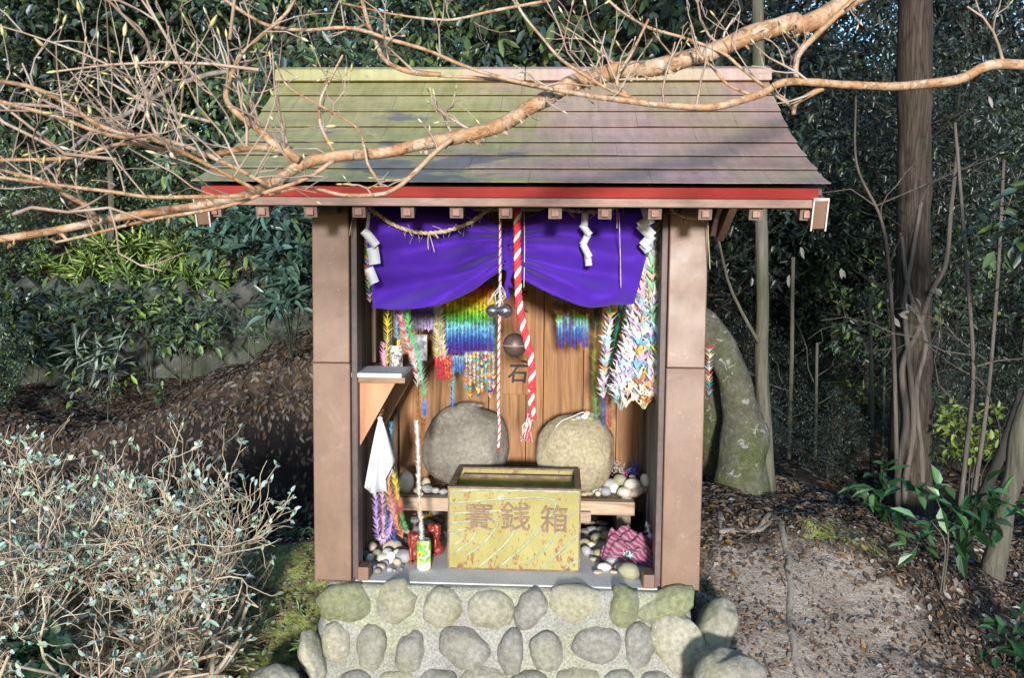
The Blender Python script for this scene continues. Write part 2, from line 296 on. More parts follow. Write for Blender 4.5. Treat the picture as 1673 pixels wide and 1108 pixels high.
# ------------------------------------------------------------------ mesh helpers
LOC = {}
def tag(o, label=None, cat=None, group=None, kind=None):
    if label: o['label'] = label
    if cat: o['category'] = cat
    if group: o['group'] = group
    if kind: o['kind'] = kind
    return o
def thing(name, loc, label, cat, group=None):
    o = bpy.data.objects.new(name, None); o.empty_display_size = .1; COL.objects.link(o); o.location = tuple(loc); LOC[o] = np.array(loc, float)
    return tag(o, label, cat, group)
class MB:
    def __init__(s): s.v = []; s.f = []; s.c = []; s.cc = None; s.mi = []; s.cm = 0
    def add(s, vs, fs, col=None):
        b = len(s.v); s.v.extend([tuple(map(float, p)) for p in vs]); s.f.extend([tuple(b+i for i in f) for f in fs]); s.mi.extend([s.cm]*len(fs))
        if col is not None: s.c.extend([tuple(col)]*len(vs)); s.cc = True
        return s
    def box(s, a, b, col=None):
        (x0, y0, z0), (x1, y1, z1) = a, b
        return s.add([(x0, y0, z0), (x1, y0, z0), (x1, y1, z0), (x0, y1, z0), (x0, y0, z1), (x1, y0, z1), (x1, y1, z1), (x0, y1, z1)],
                     [(3, 2, 1, 0), (4, 5, 6, 7), (0, 1, 5, 4), (1, 2, 6, 5), (2, 3, 7, 6), (3, 0, 4, 7)], col)
    def prism(s, pts2, axis, a, b):               # outline in the two other axes (CCW seen from +axis), extruded from a to b
        n = len(pts2)
        def P(p, t):
            return {'x': (t, p[0], p[1]), 'y': (p[0], t, p[1]), 'z': (p[0], p[1], t)}[axis]
        vs = [P(p, a) for p in pts2]+[P(p, b) for p in pts2]
        return s.add(vs, [tuple(range(n))[::-1], tuple(range(n, 2*n))]+[(i, (i+1) % n, n+(i+1) % n, n+i) for i in range(n)])
    def tube(s, pts, rad, sides=6, col=None, cap=True, squash=1.):
        pts = np.array(pts, float); n = len(pts); rad = np.broadcast_to(np.array(rad, float), (n,))
        tan = np.gradient(pts, axis=0); tan /= np.linalg.norm(tan, axis=1)[:, None]+1e-12
        ref = np.array([0, 0, 1.]) if abs(tan[0][2]) < .9 else np.array([1., 0, 0])
        vs = []; u = np.cross(tan[0], ref); u /= np.linalg.norm(u)
        for i in range(n):
            u = u-tan[i]*(u@tan[i]); u /= np.linalg.norm(u)+1e-12; w_ = np.cross(tan[i], u)
            for j in range(sides):
                a = 2*math.pi*j/sides; vs.append(pts[i]+rad[i]*(u*math.cos(a)+w_*math.sin(a)*squash))
        fs = [(i*sides+j, i*sides+(j+1) % sides, (i+1)*sides+(j+1) % sides, (i+1)*sides+j) for i in range(n-1) for j in range(sides)]
        if cap: fs += [tuple(range(sides))[::-1], tuple(range((n-1)*sides, n*sides))]
        return s.add(vs, fs, col)
    def lathe(s, prof, c, sides=20, cap=True):
        vs = [(c[0]+r*math.cos(2*math.pi*j/sides), c[1]+r*math.sin(2*math.pi*j/sides), c[2]+z) for r, z in prof for j in range(sides)]
        n = len(prof)
        fs = [(i*sides+j, i*sides+(j+1) % sides, (i+1)*sides+(j+1) % sides, (i+1)*sides+j) for i in range(n-1) for j in range(sides)]
        if cap: fs += [tuple(range(sides))[::-1], tuple(range((n-1)*sides, n*sides))]
        return s.add(vs, fs)
    def grid(s, P):                                # P[i][j] points
        n, m = len(P), len(P[0]); vs = [p for r in P for p in r]
        return s.add(vs, [(i*m+j, i*m+j+1, (i+1)*m+j+1, (i+1)*m+j) for i in range(n-1) for j in range(m-1)])
    def build(s, name, mat, parent=None, smooth=False, bevel=0., loc=None, solid=0., auto=None):
        L = LOC.get(parent, None)
        if parent is None: L = np.array(loc if loc is not None else (0, 0, 0), float)
        va = np.array(s.v)-L
        me = bpy.data.meshes.new(name); me.from_pydata([tuple(p) for p in va], [], s.f)
        if s.cc:
            a = me.attributes.new('col', 'FLOAT_COLOR', 'POINT'); a.data.foreach_set('color', np.c_[np.array(s.c), np.ones(len(s.c))].astype(np.float32).ravel())
        for m in (mat if isinstance(mat, (list, tuple)) else [mat]): me.materials.append(MATS[m])
        if any(s.mi): me.polygons.foreach_set('material_index', s.mi)
        if smooth: me.polygons.foreach_set('use_smooth', [True]*len(me.polygons))
        me.update()
        o = bpy.data.objects.new(name, me); COL.objects.link(o)
        if parent is not None: o.parent = parent
        else: o.location = tuple(L)
        LOC[o] = L
        if bevel:
            b = o.modifiers.new('b', 'BEVEL'); b.width = bevel; b.segments = 2; b.limit_method = 'ANGLE'; b.angle_limit = R(40)
        if solid:
            b = o.modifiers.new('s', 'SOLIDIFY'); b.thickness = solid; b.offset = 0
        return o
def spline(pts, n=8):
    P = np.array(pts, float); out = []
    Q = np.vstack([2*P[0]-P[1], P, 2*P[-1]-P[-2]])
    for i in range(1, len(Q)-2):
        for t in np.linspace(0, 1, n, endpoint=False):
            out.append(.5*((2*Q[i])+(-Q[i-1]+Q[i+1])*t+(2*Q[i-1]-5*Q[i]+4*Q[i+1]-Q[i+2])*t*t+(-Q[i-1]+3*Q[i]-3*Q[i+1]+Q[i+2])*t**3))
    out.append(P[-1]); return np.array(out)
def nrm(a): return a/(np.linalg.norm(a, axis=-1, keepdims=True)+1e-12)
def leaves(name, mat, pos, d, n, L, W, col, parent=None, fold=.18, droop=.12, loc=(0, 0, 0)):
    """one mesh of folded pointed leaves; all arrays of length N"""
    pos = np.asarray(pos, float)-np.array(LOC.get(parent, loc) if parent is not None else loc); N = len(pos); d = nrm(d); s = nrm(np.cross(d, n)); n = np.cross(s, d)
    L = np.broadcast_to(L, (N,))[:, None]; W = np.broadcast_to(W, (N,))[:, None]
    V = np.empty((N, 6, 3))
    V[:, 0] = pos; V[:, 3] = pos+d*L-n*L*droop
    for a, (t, ws) in {1: (.33, -.5), 2: (.70, -.40), 4: (.70, .40), 5: (.33, .5)}.items():
        V[:, a] = pos+d*L*t+s*W*ws+n*W*fold-n*L*droop*t*t
    idx = np.arange(N)[:, None]*6
    lo = np.concatenate([idx+np.array([[0, 1, 2, 3]]), idx+np.array([[0, 3, 4, 5]])], 1).reshape(-1)
    me = bpy.data.meshes.new(name); me.vertices.add(N*6); me.vertices.foreach_set('co', V.astype(np.float32).ravel())
    me.loops.add(N*8); me.loops.foreach_set('vertex_index', lo.astype(np.int32)); me.polygons.add(N*2)
    me.polygons.foreach_set('loop_start', np.arange(0, N*8, 4, dtype=np.int32))
    me.update(calc_edges=True)
    a = me.attributes.new('col', 'FLOAT_COLOR', 'POINT')
    a.data.foreach_set('color', np.repeat(np.c_[col, np.ones(N)], 6, 0).astype(np.float32).ravel())
    me.materials.append(MATS[mat]); o = bpy.data.objects.new(name, me); COL.objects.link(o)
    if parent is not None: o.parent = parent
    else: o.location = tuple(loc)
    return o
def rcol(base, N, var=.25, hue=.15):
    base = np.array(base); b = rng.normal(1, var, (N, 1)).clip(.4, 1.9); h = rng.normal(1, hue, (N, 3)).clip(.6, 1.5)
    return (base*b*h).clip(0, 1)
def pick(cols, N): return np.array(cols)[rng.integers(0, len(cols), N)]
def rvec(N): return nrm(rng.normal(size=(N, 3)))
def copy_tree(o, parent=None):
    c = o.copy(); COL.objects.link(c); c.parent = parent
    for ch in list(o.children): copy_tree(ch, c)
    return c
def fbm(x, y, s=1., seed=0.): return mnoise.fractal(Vector((x*s+seed, y*s-seed, seed*.7)), 1., 2., 4)

# ------------------------------------------------------------------ terrain
def sm(a, b, t):
    t = min(1., max(0., (t-a)/(b-a))); return t*t*(3-2*t)
def ditch(x, y, e=0.):
    g = y-(.97+.73*(x+.9))+.12*fbm(x, y, 2.2, 3.)
    return sm(0, .32, g)*(1-sm(2.15+e, 3.15+e, y+.22*fbm(x, y, 2.5, 8.)))*(1-sm(-.72, -.1, x))
def H(x, y):
    zr = -.42+.44*sm(-.6, .9, y)-.34*sm(1.15, 2.8, x)-.22*sm(1.4, 3.2, y)*sm(.2, 1.4, x)
    zr += .10*max(0, min(y, 18)-5.5)
    zl = -.45+.36*sm(-.35, .75, y)-.25*sm(-1.2, -2.2, x)
    zf = .62*sm(-3.5, -1.4, x)*(1-.2*sm(5, 5.6, y))-.12+(y-3.1)*.07
    zf += .88*sm(5.15, 5.5, y)+.42*max(0, min(y, 9.5)-5.5)
    zl = zl*(1-sm(2.0, 2.8, y))+zf*sm(2.0, 2.8, y)
    d = ditch(x, y); zl = zl*(1-d)+(-.92+.14*fbm(x, y, 3, 1.))*d
    b = sm(-.75, .35, x); z = zl*(1-b)+zr*b
    n = .10*fbm(x, y, .8, 5.)+.05*fbm(x, y, 2.7, 2.)+.022*fbm(x, y, 8, 9.)
    n *= .45+.55*sm(.9, 1.6, abs(x)+max(0, y-1))
    return z+n*(1+.6*sm(4, 9, y))
def axis(lo, hi, st, far):
    a = np.arange(lo, hi+1e-6, st); o = []; x = st
    p = hi
    while p < far: x *= 1.25; p += x; o.append(p)
    q = []; p = lo; x = st
    while p > -far: x *= 1.25; p -= x; q.append(p)
    return np.concatenate([q[::-1], a, o])
xs = axis(-3.6, 3.6, .05, 90); ys = axis(-1.3, 6.2, .05, 90)
mb = MB(); P = [[(x, y, H(x, y)) for x in xs] for y in ys]; mb.grid(P)
def masks(x, y):
    n = .25*fbm(x, y, 1.6, 4.)
    path = sm(.55, .95, x)*sm(1.15, .25, y+n)*(1-.75*sm(1.25, 1.9, x+n))
    if x > -.7 and x < .7 and y < 1: path = .2
    mossl = sm(-.62, -.75, x)*sm(-1.9, -1.3, x)*(1-sm(.55, .95, y))*(.62+n*1.4)*(1-ditch(x, y))
    mossr = sm(.34, .05, math.hypot((x-1.45)/1.3, y-.75))*.7
    return (path, max(mossl, mossr), ditch(x, y, .22)*1.1)  # third mask spreads the painted shade over ditch and far bank
mb.c = [masks(p[0], p[1]) for r in P for p in r]; mb.cc = True
ground = mb.build('ground', 'earth', smooth=True); tag(ground, kind='structure')

# ------------------------------------------------------------------ blobs (stones, pebbles)
def ico(sub):
    bm = bmesh.new(); bmesh.ops.create_icosphere(bm, subdivisions=sub, radius=1.); bm.verts.ensure_lookup_table()
    v = np.array([x.co[:] for x in bm.verts]); f = [tuple(a.index for a in p.verts) for p in bm.faces]; bm.free(); return v, f
ICO = {i: ico(i) for i in (1, 2, 3, 4)}
def blob_pts(c, r, rot=0., seed=0., rough=.12, sub=3, pw=1., axis='y', freq=1.3, flat=None):
    v, f = ICO[sub]; v = v.copy()
    v = np.sign(v)*np.abs(v)**pw; v /= np.abs(v).max()
    k = np.array([1+rough*mnoise.fractal(Vector(p*freq)+Vector((seed, seed*.3, -seed)), 1., 2., 3) for p in v])
    v = v*k[:, None]*np.array(r)
    if flat is not None: v[:, 2] = np.maximum(v[:, 2], flat)
    ca, sa = math.cos(rot), math.sin(rot)
    if axis == 'y': v = np.c_[v[:, 0]*ca+v[:, 2]*sa, v[:, 1], -v[:, 0]*sa+v[:, 2]*ca]
    else: v = np.c_[v[:, 0]*ca-v[:, 1]*sa, v[:, 0]*sa+v[:, 1]*ca, v[:, 2]]
    return v+np.array(c), f
def blob(name, mat, c, r, rot=0., parent=None, loc=None, **kw):
    mb = MB(); mb.add(*blob_pts(c, r, rot, **kw)); return mb.build(name, mat, parent, True, loc=loc)

# ------------------------------------------------------------------ stone platform
plat = thing('stone_platform', (0, .5, -.45), 'concrete platform faced with rounded river stones under the shrine', 'platform')
def face_y(z): return -.035-.17*min(1, max(0, -z/.8))
rings = []
for z, o, rr in ((-.004, -.022, .05), (-.006, -.006, .06), (-.022, .0, .07), (-.10, .012, .08), (-.2, .035, .1), (-.3, .06, .12), (-.4, .085, .12), (-.6, .125, .12), (-.85, .17, .12)):
    x0, x1, y0, y1 = -.668-o*.8, .668+o*.8, -.035-o, 1.06+o; pts = []
    for (cx, cy, a0) in ((x1-rr, y0+rr, -90), (x1-rr, y1-rr, 0), (x0+rr, y1-rr, 90), (x0+rr, y0+rr, 180)):
        for t in range(7): a = R(a0+15*t); pts.append((cx+rr*math.cos(a), cy+rr*math.sin(a)))
    full = []
    for i in range(len(pts)):
        p, q = pts[i], pts[(i+1) % len(pts)]; m = max(1, int(math.hypot(q[0]-p[0], q[1]-p[1])/.03))
        if math.hypot(q[0]-p[0], q[1]-p[1]) < .2: m = 1
        else: m = 44 if i in (6, 20, 27, 13) else m
        full += [(p[0]+(q[0]-p[0])*t/m, p[1]+(q[1]-p[1])*t/m) for t in range(m)]
    rings.append([(x+.018*fbm(x, z, 6, 2.), y+.018*fbm(x, z*1.5, 5, 7.+y), z+(0 if z > -.005 else .006*fbm(x, y, 6, 1))) for x, y in full])
mb = MB(); n = len(rings[0])
mb.v = [p for r in rings for p in r]; mb.f = [(i*n+j, (i+1)*n+j, (i+1)*n+(j+1) % n, i*n+(j+1) % n) for i in range(len(rings)-1) for j in range(n)]+[tuple(range(n))]; mb.mi = [0]*len(mb.f)
body = mb.build('concrete_body', 'concrete', plat, True)
stones = [(563, 990, 44, 33, 12, 'mossy_stone'), (645, 989, 31, 38, 0, 'platform_stone'), (722, 998, 31, 37, -22, 'platform_stone'), (802, 1000, 36, 36, -20, 'platform_stone'), (866, 1000, 22, 38, -28, 'dark_stone'),
    (940, 992, 42, 33, 0, 'platform_stone'), (1020, 998, 23, 37, -5, 'mossy_stone'), (1088, 995, 46, 27, 27, 'mossy_stone'),
    (548, 1056, 22, 30, 10, 'platform_stone'), (606, 1066, 24, 37, -8, 'dark_stone'), (668, 1074, 23, 33, -6, 'dark_stone'), (757, 1066, 40, 32, -22, 'dark_stone'), (834, 1074, 20, 38, -5, 'dark_stone'),
    (891, 1070, 25, 33, 0, 'dark_stone'), (976, 1058, 38, 29, 12, 'dark_stone'), (1046, 1063, 22, 36, 0, 'dark_stone'), (1108, 1056, 38, 46, 28, 'platform_stone'),
    (580, 1128, 30, 26, 0, 'dark_stone'), (650, 1126, 30, 24, 0, 'platform_stone'), (712, 1122, 32, 24, 5, 'dark_stone'), (790, 1122, 38, 24, 0, 'platform_stone'), (865, 1126, 30, 24, 0, 'dark_stone'), (945, 1120, 36, 24, 0, 'platform_stone'), (1012, 1122, 26, 24, 0, 'dark_stone'), (1070, 1124, 26, 22, 0, 'dark_stone')]
for i, (x, y, a, b, ro, m) in enumerate(stones):
    p = at(x, y, -.06); Y = face_y(p[2])+.012; p = at(x, y, Y-.02); s = mpp(Y)
    blob('stone', m, (p[0], Y+.020, p[2]-.004), (a*s*1.17, .056, b*s*(1.03 if i < 8 else 1.17)), R(-ro), plat, seed=i*3.7, rough=.2, pw=.86, sub=3)
# loose boulders beside the platform
def boulder(px, py, Y, a, b, ro, mat, label, depth=1.):
    p = at(px, py, Y); s = mpp(Y); L = (p[0], Y, p[2]-b*s)
    o = blob('boulder', mat, (p[0], Y, p[2]), (a*s, max(a, b)*s*.8*depth, b*s), R(-ro), None, L, seed=px*.1, rough=.16, pw=.9, sub=4)
    tag(o, label, 'boulder')
boulder(1166, 1032, .02, 31, 58, -25, 'platform_stone', 'long pale boulder leaning against the right corner of the platform')
boulder(1192, 1128, -.30, 62, 64, 0, 'platform_stone', 'round grey boulder at the foot of the platform, right of its corner')
boulder(447, 1128, -.25, 48, 42, 0, 'dark_stone', 'low dark boulder on the moss at the bottom edge, left of the platform')
boulder(512, 1072, -.08, 18, 46, 20, 'platform_stone', 'narrow pale boulder wedged at the left foot of the platform')

# ------------------------------------------------------------------ shrine
sh = thing('wayside_shrine', (0, .5, 0), 'small wayside shrine with brown posts and a mossy metal-sheet roof', 'shrine')
mb = MB(); mb.box((-.56, .0, -.05), (.56, .955, 0.0)); slab = mb.build('floor_slab', 'slab', sh, bevel=.006)
for s in (-1, 1):
    x0, x1 = sorted((s*.571, s*.709)); mb = MB()
    mb.box((x0, 0, -.003), (x1, .14, .811)); p = mb.build('post', 'post_enamel', sh, bevel=.004)
    mb = MB(); mb.box((x0+.0015, .0015, .8125), (x1-.0015, .1385, 1.40)); mb.build('post_sheet', 'post_enamel', p, bevel=.004)
    mb = MB(); xa, xb = sorted((s*.5705, s*.548)); mb.box((xa, .022, .0), (xb, .10, 1.385)); mb.build('post_lining', 'dark_frame', p, bevel=.003)
    mb = MB(); xa, xb = sorted((s*.547, s*.505)); mb.box((xa, -.004, .0), (xb, .065, .052)); mb.build('foot_block', 'post_enamel', sh, bevel=.004)
    mb = MB(); mb.box((x0+.012, .8, 0), (x1-.012, .93, 1.45)); mb.build('rear_post', 'dark_frame', sh, bevel=.004)
    # bracket beam end above the post
    mb = MB(); mb.box((x0+.028 if s < 0 else x0+.03, -.045, 1.352), (x1-.03, -.006, 1.405)); mb.build('beam_end', 'post_enamel', sh, bevel=.005)
    # side wall planks
    ww = MB(); wid = .092; y = .142; i = 0
    while y < .90:
        y1 = min(y+wid, .93); mb = MB(); xa, xb = sorted((s*(.578+.006*(i % 2)), s*(.598+.004*(i % 2)))); mb.box((xa, y, -.002), (xb, y1-.003, 1.46)); mb.build('side_plank', 'side_wood' if s < 0 else 'grey_wood', sh, bevel=.002); y = y1; i += 1
    mb = MB(); xa, xb = sorted((s*.5775, s*.556)); mb.box((xa, .885, .0), (xb, .925, 1.44)); mb.build('corner_batten', 'side_wood', sh, bevel=.003)
    mb = MB(); xa, xb = sorted((s*.5765, s*.558)); mb.box((xa, .40, .62 if s > 0 else .77), (xb, .43, 1.42)); mb.build('wall_batten', 'side_wood', sh, bevel=.003)
# back wall boards
xb = [-.60, -.47, -.315, -.14, .035, .115, .30, .455, .60]
for i in range(len(xb)-1):
    mb = MB(); mb.box((xb[i]+.0015, .952+.002*(i % 2), -.04), (xb[i+1]-.0015, .972, 1.62)); mb.build('back_board', 'back_wood', sh, bevel=.002)
mb = MB(); mb.box((-.57, .905, 1.40), (.57, .9505, 1.44)); mb.build('cross_rail', 'side_wood', sh, bevel=.003)
for y in (.24, .50): mb = MB(); mb.tube([(-.577, y, 1.40), (.577, y, 1.40)], .009, 8); mb.build('hanging_rail', 'pale_wood', sh, True)
# front lintel behind the curtain, rear plate, wall plates
mb = MB(); mb.box((-.725, .05, 1.402), (.725, .12, 1.462)); mb.build('lintel', 'dark_frame', sh, bevel=.004)
mb = MB(); mb.box((-.80, .86, 1.45), (.80, .93, 1.51)); mb.build('rear_plate', 'dark_frame', sh, bevel=.004)
for s in (-1, 1):
    x0, x1 = sorted((s*.60, s*.68)); mb = MB(); mb.prism([(.13, 1.40), (.85, 1.40), (.85, 1.6), (.52, 1.83), (.13, 1.6)], 'x', x0+.012, x1-.03); mb.build('gable_panel', 'side_wood', sh)
# roof
prof = [(.52, 1.925), (.405, 1.838), (.288, 1.757), (.165, 1.680), (.025, 1.605), (-.11, 1.543), (-.25, 1.484), (-.405, 1.424)]
RW, RC = .991, .015
mb = MB(); under = [(y, z-.022) for y, z in prof[:-1]]+[(-.365, 1.4395-.022)]; back = [(1.04-y, z-.022) for y, z in prof[::-1]][:-1]
pts = [(y+.0, z) for y, z in under[::-1]]+[(1.04-y, z) for y, z in under[1:]]
low = [(y, z-.018) for y, z in pts[::-1]]
mb.prism([(y, z) for y, z in low]+[(y, z) for y, z in pts], 'x', RC-RW+.012, RC+RW-.012)
roof = mb.build('roof', 'dark_frame', sh)
for side in (0, 1):
    for i in range(len(prof)-1):
        (ya, za), (yb, zb) = prof[i], prof[i+1]
        ny, nz = -(za-zb), (ya-yb); l = math.hypot(ny, nz); ny /= l; nz /= l   # outward normal of the front slope
        off = .018 if i % 2 else .20
        cuts = [RC-RW]; x = RC-RW+off+.12*rng.random()
        while x < RC+RW-.1: cuts.append(x); x += .36+.06*rng.random()
        cuts.append(RC+RW)
        if side: cuts = [RC-RW, RC, RC+RW]
        for j in range(len(cuts)-1):
            x0, x1 = cuts[j]+.0005, cuts[j+1]-.0005; t = .0022; lift = .0105+.0006*rng.random(); ov = .012; sk = .0006*rng.normal()
            dy, dz = (yb-ya)/l, (zb-za)/l
            u0 = (ya+ny*.001, za+nz*.001); l0 = (yb+ny*lift+dy*ov, zb+nz*lift+dz*ov); q = lambda p, e: (p[0]+ny*e, p[1]+nz*e)
            nx = 8; rows = []
            for k_ in range(nx+1):
                xx = x0+(x1-x0)*k_/nx; wb = .0009*fbm(xx, i*3.1, 5, 4.)+sk
                a0, a1, b0, b1 = u0, q(u0, t), q(l0, wb), q(l0, t+wb)
                m = (q(((u0[0]+l0[0])/2, (u0[1]+l0[1])/2), -.003))
                sgn = (lambda p: (xx, 1.04-p[0], p[1])) if side else (lambda p: (xx, p[0], p[1]))
                rows.append([sgn(a0), sgn(m), sgn(b0), sgn(b1), sgn(q(m, t)), sgn(a1), sgn(a0)])
            mb = MB(); mb.grid(rows); n7 = 7
            mb.f += [tuple(range(6)), tuple(nx*7+k_ for k_ in range(5, -1, -1))]; mb.mi = [0]*len(mb.f)
            mb.build('roof_sheet', 'roof_enamel', roof)
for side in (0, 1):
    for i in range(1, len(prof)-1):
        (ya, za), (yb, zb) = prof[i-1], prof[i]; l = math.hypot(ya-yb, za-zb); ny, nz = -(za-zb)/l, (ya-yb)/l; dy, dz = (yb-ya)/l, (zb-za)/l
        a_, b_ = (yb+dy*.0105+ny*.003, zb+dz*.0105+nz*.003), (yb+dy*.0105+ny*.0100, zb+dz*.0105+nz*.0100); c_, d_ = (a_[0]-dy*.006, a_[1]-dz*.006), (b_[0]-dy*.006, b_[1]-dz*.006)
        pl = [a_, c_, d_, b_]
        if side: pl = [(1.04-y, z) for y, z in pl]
        mb = MB(); mb.prism(pl, 'x', RC-RW+.004, RC+RW-.004); mb.build('lap_shade_grime', 'ink_and_shade', roof)  # dark strip added under each lap for its shadow line and grime
mb = MB(); mb.prism([(.455, 1.908), (.585, 1.908), (.575, 1.955), (.53, 1.972), (.51, 1.972), (.465, 1.955)], 'x', RC-RW-.004, RC+.02); mb.build('ridge_cap', 'roof_enamel', roof, bevel=.004)
mb = MB(); mb.prism([(.455, 1.908), (.585, 1.908), (.575, 1.955), (.53, 1.972), (.51, 1.972), (.465, 1.955)], 'x', RC+.0225, RC+RW+.004); mb.build('ridge_cap', 'roof_enamel', roof, bevel=.004)
for sgn in (1, -1):
    fy = lambda y: y if sgn == 1 else 1.04-y
    a, b = sorted((fy(-.398), fy(-.372))); mb = MB()
    mb.box((RC-RW+.03, a, 1.3845), (RC+RW-.03, b, 1.4175)); mb.build('red_fascia', 'red_enamel', roof, bevel=.002)
    a, b = sorted((fy(-.391), fy(-.36))); mb = MB()
    mb.box((RC-RW+.04, a, 1.3575), (RC+RW-.045, b, 1.3840)); mb.build('brown_fascia', 'fascia_brown', roof, bevel=.002)
for i in range(13):
    x = -.925+i*.1565
    for sgn in (1, -1):
        pp = [(-.362, 1.362)]+[(y, z-.042) for y, z in prof[::-1][1:]]
        up_ = [(y, z) for y, z in pp]; lo_ = [(-.352, 1.322)]+[(y+.006, z-.04) for y, z in pp[1:]]
        pl = lo_+up_[::-1]
        if sgn < 0: pl = [(1.04-y, z) for y, z in pl][::-1]
        mb = MB(); mb.prism(pl, 'x', x-.021, x+.021); r_ = mb.build('rafter', 'rafter_enamel', roof)
        if sgn > 0:
            mb = MB(); mb.box((x-.0115, -.3675, 1.3285), (x+.0115, -.3575, 1.3505)); mb.build('end_cap', 'cap_enamel', sh, bevel=.0015)
for s in (-1, 1):
    xo = RC+s*(RW-.022)
    for sgn in (1, -1):
        up_ = [(y-.0 if k_ else y+.004, z-.045) for k_, (y, z) in enumerate(prof[::-1])]; lo_ = [(-.372, 1.295)]+[(y+.02, z-.135) for y, z in prof[::-1][1:]]
        pl = lo_+up_[::-1]
        if sgn < 0: pl = [(1.04-y, z) for y, z in pl][::-1]
        mb = MB(); mb.prism(pl, 'x', xo-.019, xo+.019); bb = mb.build('barge_board', 'post_enamel', roof, bevel=.002)
    mb = MB(); y0, y1 = -.414, -.379
    mb.prism([(-.404, 1.384), (-.376, 1.288), (-.371, 1.290), (-.398, 1.385)], 'x', xo-.024, xo-.0195); mb.prism([(-.404, 1.384), (-.376, 1.288), (-.371, 1.290), (-.398, 1.385)], 'x', xo+.0195, xo+.024)
    mb.prism([(-.404, 1.388), (-.40, 1.38), (-.39, 1.38), (-.39, 1.388)], 'x', xo-.024, xo+.024)
    mb.build('barge_trim', 'pale_edge', roof)
# shelf on the left wall with two plywood brackets
mb = MB(); mb.box((-.577, .035, .735), (-.375, .88, .757)); shelf = mb.build('shelf', 'shelf_wood', sh, bevel=.002)
for y in (.06, .62):
    mb = MB(); mb.prism([(-.577, .46), (-.568, .46), (-.415, .7345), (-.577, .7345)], 'y', y, y+.018); mb.build('shelf_bracket', 'ply_wood', sh)
mb = MB(); mb.box((.555, .13, .49), (.577, .165, .66)); mb.v[0] = (.562, .13, .49); mb.build('wall_cleat', 'pale_wood', sh, bevel=.002)
# stand for the round stones
stand = thing('stone_stand', (0, .7, 0), 'low weathered timber stand carrying the two round stones', 'stand')
mb = MB(); mb.box((-.545, .54, .118), (.515, .60, .176)); mb.build('front_beam', 'stand_wood', stand, bevel=.004)
mb = MB(); mb.box((.06, .512, .088), (.33, .538, .137)); mb.build('front_plank', 'stand_wood', stand, bevel=.003)
for i, (a, b) in enumerate(((.602, .70), (.703, .82), (.823, .945))):
    mb = MB(); mb.box((-.545, a, .13), (.515, b, .168)); mb.build('deck_plank', 'stand_wood', stand, bevel=.003)
for x in (-.50, -.02, .47):
    mb = MB(); mb.box((x-.03, .56, .001), (x+.03, .90, .117)); mb.build('bearer', 'side_wood', stand, bevel=.003)

# ------------------------------------------------------------------ the two round stones
def round_stone(px, py, rpx, rpz, Y, mat, label, seed, pw=.95):
    p = at(px, py, Y); s = mpp(Y); L = (p[0], Y, .168)
    rz = rpz*s; cz = max(p[2], .168+rz*.93)
    o = blob('round_stone', mat, (p[0], Y, cz), (rpx*s, rpx*s*.8, rz), 0, None, L, seed=seed, rough=.12, pw=pw, sub=4, flat=-rz*.93, freq=1.3)
    return tag(o, label, 'stone')
round_stone(762, 729, 70, 71, .73, 'round_stone_grey', 'large dark grey rounded stone on the stand, left of the hanging bell cord', 4.)
round_stone(942, 740, 66, 66, .71, 'round_stone_tan', 'large smooth tan rounded stone on the stand, right of the bell rope', 9., .98)

# ------------------------------------------------------------------ offering box
bx0, bx1, by0, by1, bz = -.229, .277, .158, .508, .325
ob = thing('offering_box', ((bx0+bx1)/2, (by0+by1)/2, 0), 'rust-speckled yellow metal offering box with three raised characters on its front', 'offering box')
mb = MB(); mb.box((bx0, by0, .001), (bx1, by0+.006, bz-.008)); front = mb.build('front_panel', 'yellow_enamel', ob, bevel=.001)
mb = MB(); mb.box((bx0, by1-.006, .001), (bx1, by1, bz-.008)); mb.build('back_panel', 'yellow_enamel', ob)
for x in (bx0, bx1-.006): mb = MB(); mb.box((x+.0005, by0+.007, .001), (x+.0055, by1-.007, bz-.008)); mb.build('side_panel', 'yellow_enamel', ob)
for a, b in (((bx0-.003, by0-.003, bz-.0075), (bx1+.003, by0+.022, bz)), ((bx0-.003, by1-.022, bz-.0075), (bx1+.003, by1+.003, bz)), ((bx0-.003, by0+.0225, bz-.0075), (bx0+.022, by1-.0225, bz)), ((bx1-.022, by0+.0225, bz-.0075), (bx1+.003, by1-.0225, bz))):
    mb = MB(); mb.box(a, b); mb.build('rim', 'rusty_edge', ob, bevel=.0015)
for x in (bx0-.0015, bx1-.0045): mb = MB(); mb.box((x, by0-.0025, .0015), (x+.006, by0-.0003, bz-.009)); mb.build('edge_strip', 'rusty_edge', ob)
mb = MB(); mb.box((bx0, by0-.0022, .0012), (bx1, by0-.0004, .006)); mb.build('edge_strip', 'rusty_edge', ob)
mb = MB(); mb.prism([(by0+.022, bz-.03), (by0+.024, bz-.036), (by0+.19, bz-.085), (by1-.024, bz-.036), (by1-.022, bz-.03), (by0+.19, bz-.079)], 'x', bx0+.0065, bx1-.0065); mb.build('hopper', 'yellow_inside', ob)
mb = MB(); mb.box((bx0+.024, by1-.046, bz-.042), (bx1-.024, by1-.0225, bz-.024)); mb.build('inner_ledge', 'rusty_edge', ob, bevel=.002)
def bp(px, py, e=0.): p = at(px, py, by0); return (p[0], by0-e, p[2])
